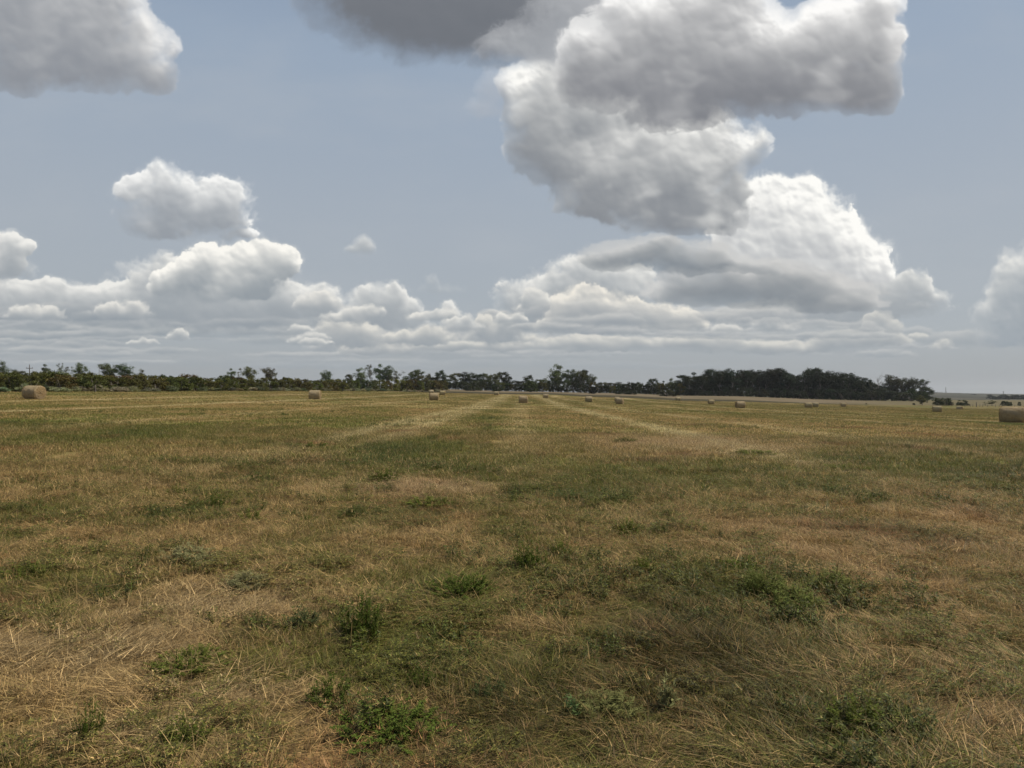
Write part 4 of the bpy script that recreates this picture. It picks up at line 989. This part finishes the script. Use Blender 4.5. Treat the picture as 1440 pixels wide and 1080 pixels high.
def bale_meshes(seed):
    rg = np.random.RandomState(seed); nu, nx = 72, 20
    th = np.arange(nu)*6.28318/nu; xs = np.linspace(-1, 1, nx); xs = np.sign(xs)*np.abs(xs)**.8*LB/2
    TH, XS = np.meshgrid(th, xs)
    rr = RB*(1-.10*np.clip((np.abs(XS)/(LB/2)-.80)/.20, 0, 1)**2)*(1+.010*np.cos(XS*2))
    nn = fbm((np.cos(TH)*2+seed).astype(np.float32), (np.sin(TH)*2+XS*2).astype(np.float32), seed, 3)
    rr = rr+.035*nn
    Y, Z = rr*np.cos(TH), rr*np.sin(TH)
    Z = np.where(Z < -.66, -.66+(Z+.66)*.25, Z); Z = Z*.985
    V = np.stack([XS, Y, Z+.68], -1).reshape(-1, 3)
    i = np.arange(nx-1)[:, None]*nu; j = np.arange(nu)[None, :]; k = (j+1) % nu
    side = npmesh('wrapped_side', V, np.stack([i+j, i+k, i+nu+k, i+nu+j], -1).reshape(-1, 4), None, MH, True)
    ends = []
    for s, row in ((-1, 0), (1, nx-1)):
        ring = V[row*nu:(row+1)*nu]; c = ring.mean(0); R_ = []
        for q in range(9):
            t = 1-q/9; p = c+(ring-c)*t; p[:, 0] = s*(LB/2+.05*(1-t**2))+s*.02*rg.normal(size=nu)*(q > 0); p[0:, 0] += s*.015*math.sin(q*2.5)*(q > 0)
            if q == 0: p = ring*1.0
            R_.append(p)
        R_.append(c+(ring-c)*.02+np.array([s*.05, 0, 0])-np.array([c[0]*0, 0, 0])); W_ = np.concatenate(R_)
        i = np.arange(9)[:, None]*nu
        f = np.stack([i+j, i+k, i+nu+k, i+nu+j], -1).reshape(-1, 4)
        ends.append(npmesh('cut_end', W_, f if s > 0 else f[:, ::-1], None, ME, True))
    # loose straws over roll and ends
    n = 3600; A, B, C = [], [], []
    t = rg.uniform(-.6, 3.74, n); x = rg.uniform(-LB/2, LB/2, n); l = rg.uniform(.05, .16, n)
    P0 = np.stack([x, RB*.985*np.cos(t), RB*.97*np.sin(t)+.68], -1); N0 = np.stack([0*t, np.cos(t), np.sin(t)], -1)
    D = np.stack([rg.normal(size=n)*.5, -np.sin(t), np.cos(t)], -1)+N0*rg.uniform(.05, .5, n)[:, None]
    m = 900; sgn = np.sign(rg.rand(m)-.5); t2 = rg.rand(m)*6.28; r2 = RB*.95*np.sqrt(rg.rand(m))
    P1 = np.stack([sgn*(LB/2+.03), r2*np.cos(t2), r2*np.sin(t2)+.68], -1); D1 = np.stack([sgn*rg.uniform(.2, 1, m), rg.normal(size=m), rg.normal(size=m)-.4], -1)
    P0 = np.concatenate([P0, P1]); D = np.concatenate([D, D1]); D /= np.linalg.norm(D, axis=1)[:, None]; l = np.concatenate([l, rg.uniform(.05, .15, m)])[:, None]
    S = np.cross(D, rg.normal(size=D.shape)); S /= np.linalg.norm(S, axis=1)[:, None]; S *= .007
    Q = np.stack([P0-S, P0+S, P0+D*l+S*.4, P0+D*l-S*.4], 1).reshape(-1, 3)
    st = npmesh('loose_straw', Q, np.arange(len(Q)).reshape(-1, 4), {'v': np.repeat(rg.rand(len(P0)), 4)}, MS)
    return side, ends, st
BM = [bale_meshes(s) for s in (5, 6, 7)]
bales = [ # px, base py, height px, yaw deg, tint, length factor, label
 (48,565.3,20,-12,(1,.93,.82),1.0,'big straw-coloured round bale at the far left with its right end face turned to us'),
 (443,562,13.6,4,(1,.95,.84),1,'round bale standing alone in front of the hedge, left of centre'),
 (610.3,564.5,11,8,(1,.94,.80),1,'warm straw-coloured bale hiding a smaller pale one behind it'),
 (606.5,554,6,15,(1,1,.95),.9,'small pale bale just showing over the top of a nearer bale'),
 (622.3,556.3,6.6,10,(1,1,.80),1,'small yellowish bale right beside the pair where one bale hides another'),
 (698,558.8,5.4,0,(1,1,.88),1,'tiny pale bale at the end of a mown row, left of the middle bale'),
 (736,567.4,11.2,0,(1,.93,.80),.95,'middle bale with a small dark spot on its face, nearest the photo centre'),
 (767.5,560,6.4,-4,(1,.97,.86),1,'small bale right of the middle bale, under the tallest tree'),
 (828,564.6,8.4,0,(1,.96,.82),.95,'bale below the small nearly black round bush'),
 (871.8,567.6,9.6,-22,(1,.95,.82),.9,'front bale of the touching pair, its dark left end face showing'),
 (867.8,565.4,7.6,-10,(1,.98,.88),.75,'rear bale of the touching pair, peeking out behind the top left of the front one'),
 (953.5,564.9,4.9,0,(1,1,.84),1.15,'tiny pale bale left of two larger ones before the dark grove'),
 (1000,570,6.9,0,(1,.97,.80),1,'small bale half way between the tiny pale one and the large one before the grove'),
 (1041,575,10.3,2,(1,.94,.80),1.05,'large bale before the dark grove with a darker left end'),
 (1136.8,574,7.8,-14,(1,.98,.80),1.05,'left bale of the side-by-side pair before the grove, with a black-looking end'),
 (1147,573,6.7,-20,(1,.98,.84),1,'right and slightly farther bale of the side-by-side pair before the grove'),
 (1186,573,6,-16,(1,.96,.78),1,'small square-looking bale alone right of the side-by-side pair'),
 (1318,577.4,9.2,-27,(1,1,.82),1.12,'pale bale with dark bushes right behind it, near the right of the photo'),
 (1349.5,576.3,4.9,-62,(1,.98,.84),1,'low half-hidden bale with its dark end face towards us, right of the pale one'),
 (1423.5,593.5,24.2,-33,(1,.90,.74),1.05,'largest and nearest bale, at the right edge of the photo, broadside to us')]
for i, (px, by, hp, yaw, tint, lf, lb) in enumerate(bales):
    d = 1480/hp; x = px2x(px, d)
    if px == 1349.5: d = 250; x = px2x(px, d)
    side, ends, st = BM[i % 3]
    o = bpy.data.objects.new('round_bale', None); col.objects.link(o)
    o.location = (x, d, h1(x, d)-.03+(-.25 if px == 1349.5 else 0)); o.rotation_euler = (0, 0, R(yaw)); o.scale = (lf, 1, 1)
    tag(o, lb, 'hay bale', 'round bales scattered over the field')
    for nm, me in (('wrapped_side', side), ('cut_end', ends[0]), ('cut_end', ends[1]), ('loose_straw', st)): link(nm, me, o).color = tuple(v*k for v, k in zip(tint, (.86, .86, .90)))+(1,)

# ---------------------------------------------------------------- green weeds in the foreground
def weed(seed, leaf=.02, stems=46, spread_=.5, per=26, wide=.6):
    rg = np.random.RandomState(seed); A, B, C = [], [], []; o = 0
    for s in range(stems):
        az = rg.rand()*6.28; rr = spread_*math.sqrt(rg.rand()); H = (1-.5*(rr/spread_)**2)*rg.uniform(.45, 1)
        p0 = np.array([rr*.6*math.cos(az), rr*.6*math.sin(az), 0]); p1 = np.array([rr*1.0*math.cos(az)+rg.normal()*.06, rr*1.0*math.sin(az)+rg.normal()*.06, H])
        p = bez(p0, p1, (0, 0, .08), 5, rg, .01); V, F = tube(p, np.linspace(.008, .003, 5), 5)
        A.append(V); B.append(F+o); C.append(np.full(len(V), .7)); o += len(V)
        n = per; t = rg.uniform(.15, 1, n)
        q = np.stack([np.interp(t, np.linspace(0, 1, 5), p[:, k]) for k in range(3)], -1)
        a = rg.normal(size=(n, 3)); a[:, 2] = np.abs(a[:, 2])*.5+.1; a /= np.linalg.norm(a, axis=1)[:, None]
        b = np.cross(a, np.array([0, 0, 1.])+rg.normal(size=(n, 3))*.3); b /= np.linalg.norm(b, axis=1)[:, None]
        sz = (leaf*rg.uniform(.6, 1.4, n)*(1.2-.5*t))[:, None]
        V = np.stack([q, q+a*sz*.9-b*sz*.32*wide, q+a*sz*2.0, q+a*sz*.9+b*sz*.32*wide], 1).reshape(-1, 3)
        A.append(V); B.append(np.arange(4*n).reshape(n, 4)+o); C.append(np.repeat(rg.rand(n)*.8+.2*rg.rand(), 4)); o += 4*n
    return npmesh('weed', np.concatenate(A), np.concatenate(B), {'v': np.concatenate(C)}, MLEAF)
WM = [weed(s, .042, 52, .52, 34, 1.0) for s in (1, 2, 3)]; WB = weed(9, .13, 16, .35, 14, .8); WF = [weed(s, .06, 60, .5, 40, .45) for s in (21, 22)]
WL = weed(31, .024, 110, .55, 46, 1.0); GW = (.070, .098, .018); GW2 = (.098, .122, .024); GY = (.17, .165, .075)
weeds = [ # px, base py, width px, height px, mesh, colour, label
 (508,918,62,72,0,GW,'tallest dark green leafy weed clump of the foreground, left of the centre'),
 (648,852,92,46,0,GW,'wide dark green weed clump in the middle foreground'),
 (468,1012,66,50,0,GW,'compact round dark green weed clump near the bottom, left of the centre'),
 (268,968,100,42,0,GW2,'spreading green weed clump in the grass on the lower left'),
 (258,1078,66,56,0,GW2,'green weed clump cut by the bottom edge, left part of the photo'),
 (126,1070,40,66,0,GW,'upright narrow green weed near the bottom left corner'),
 (548,1066,150,62,0,GW,'widest green weed patch at the bottom edge, left of the centre'),
 (747,815,50,48,0,GW,'bushy green weed right above the middle of the foreground'),
 (790,792,32,34,0,GW2,'small green weed just right of the bushy one in the middle'),
 (250,712,34,18,0,GW,'small bright dark-green tuft of weed far left in the middle distance'),
 (352,748,38,18,0,GW2,'low light-green weed tuft left of the centre in the middle distance'),
 (434,748,26,13,0,GW,'very small dark weed tuft right of the light-green one'),
 (302,728,32,26,0,GW,'dark weed tuft between two smaller ones in the left middle distance'),
 (535,690,46,24,0,GW2,'broad green weed tuft in the middle distance, left of the centre'),
 (600,724,70,18,0,GW2,'low wide green weed patch in the middle distance near the centre'),
 (730,700,60,16,0,(.10,.105,.035),'grey-green low weed patch right in the centre middle distance'),
 (1205,1046,88,62,0,GW2,'green grassy weed clump at the bottom right'),
 (1075,850,70,54,2,(.115,.135,.035),'feathery light-green weed, left one of the patch in the right foreground'),
 (1120,868,80,54,2,(.11,.13,.035),'feathery light-green weed, middle one of the patch in the right foreground'),
 (1170,842,70,46,2,(.125,.14,.04),'feathery light-green weed, right one of the patch in the right foreground'),
 (1040,810,60,28,0,GW,'dark green weed at the upper left of the feathery patch'),
 (425,905,48,34,0,(.08,.10,.04),'olive weed left of the tallest dark clump'),
 (48,835,62,24,0,GW2,'green weed tuft at the left edge of the photo'),
 (204,806,32,18,0,GW,'small dark weed left of the grey frosted one'),
 (268,812,80,34,2,GY,'grey frosted-looking feathery weed on the left'),
 (345,848,70,30,2,GY,'second grey feathery weed, right of and nearer than the first'),
 (880,757,44,22,0,GW2,'green weed tuft right of the centre in the middle distance'),
 (940,1012,40,46,1,(.18,.18,.075),'pale grey-green plant with larger leaves near the bottom, right of the centre'),
 (850,1026,90,22,2,(.15,.155,.055),'row-like pale feathery weed at the bottom right of the centre'),
 (806,1030,36,26,1,(.075,.11,.04),'broad-leaved green plant low at the bottom centre'),
 (590,980,40,24,0,GW,'small dark weed above the widest bottom patch'),
 (905,812,34,24,0,GW2,'small green weed left of the dark ground patch, right of the centre'),
 (690,1000,60,40,0,(.06,.085,.03),'dark olive weed in the shaded-looking grass at the bottom centre'),
 (1060,640,60,8,0,GW2,'thin green streak of weed in the mown field, right of the centre'),
 (1190,660,70,9,0,GW2,'low green streak of weed in the mown field on the right'),
 (880,625,36,9,0,GW,'small dark weed spot in the mown field right of the centre'),
 (440,640,60,9,0,GW2,'low green streak of weed in the mown field on the left')]
WR = random.Random(4)
for px, by, wp, hp, kind, c, lb in weeds:
    d = 1600/(by-6-553) if by > 620 else 1600/(by-553); x = px2x(px, d)
    d = d+.25*wp/1000*d; W = wp/1000*d; x = px2x(px, d)
    # seen from above at a slant: part of the height in the picture is depth
    slope = (by-553)/1000; Hh = max(.09, hp/1000*d-slope*W*.5, .6*hp/1000*d)+.05; W *= 1.12
    if wp >= 90 and kind == 0: kind = 3; Hh *= .75
    me = WL if kind == 3 else WM[WR.randrange(3)] if kind == 0 else WB if kind == 1 else WF[WR.randrange(2)]
    o = link('leafy_weed', me, None, (x, d, float(ground_h_near(np.array([x]), np.array([d]))[0])-.01), WR.uniform(0, 6.28), (W, W*.9, Hh*1.05))
    o.color = c+(1,); tag(o, lb, 'weed', 'green weeds in the foreground')

for o in sc.objects:
    if 'label' in o and not 4 <= len(o['label'].split()) <= 16: print("LABEL", len(o['label'].split()), o['label'])

# ---------------------------------------------------------------- air: thin summer haze lying over the plain
hz = NT('haze'); pv = hz.n('ShaderNodeVolumePrincipled'); pv.inputs['Color'].default_value = (.86, .90, .95, 1); pv.inputs['Density'].default_value = .00007; pv.inputs['Anisotropy'].default_value = .2
MHZ = hz.out(None, pv.outputs[0])
zt = max(float((o.matrix_world.translation.z if o.parent is None else 0)) for o in sc.objects if o.type != 'LIGHT')
x1 = float(gx.max())+5; y0, y1 = float(gy.min())-5, float(gy.max())+5; zlo = float(GZ.min())-1; zhi = 62
V, F = boxm(0, (y0+y1)/2, (zlo+zhi)/2, 2*x1, y1-y0, zhi-zlo)
haze = link('haze', npmesh('haze', V, F, None, MHZ)); tag(haze, kind='stuff')
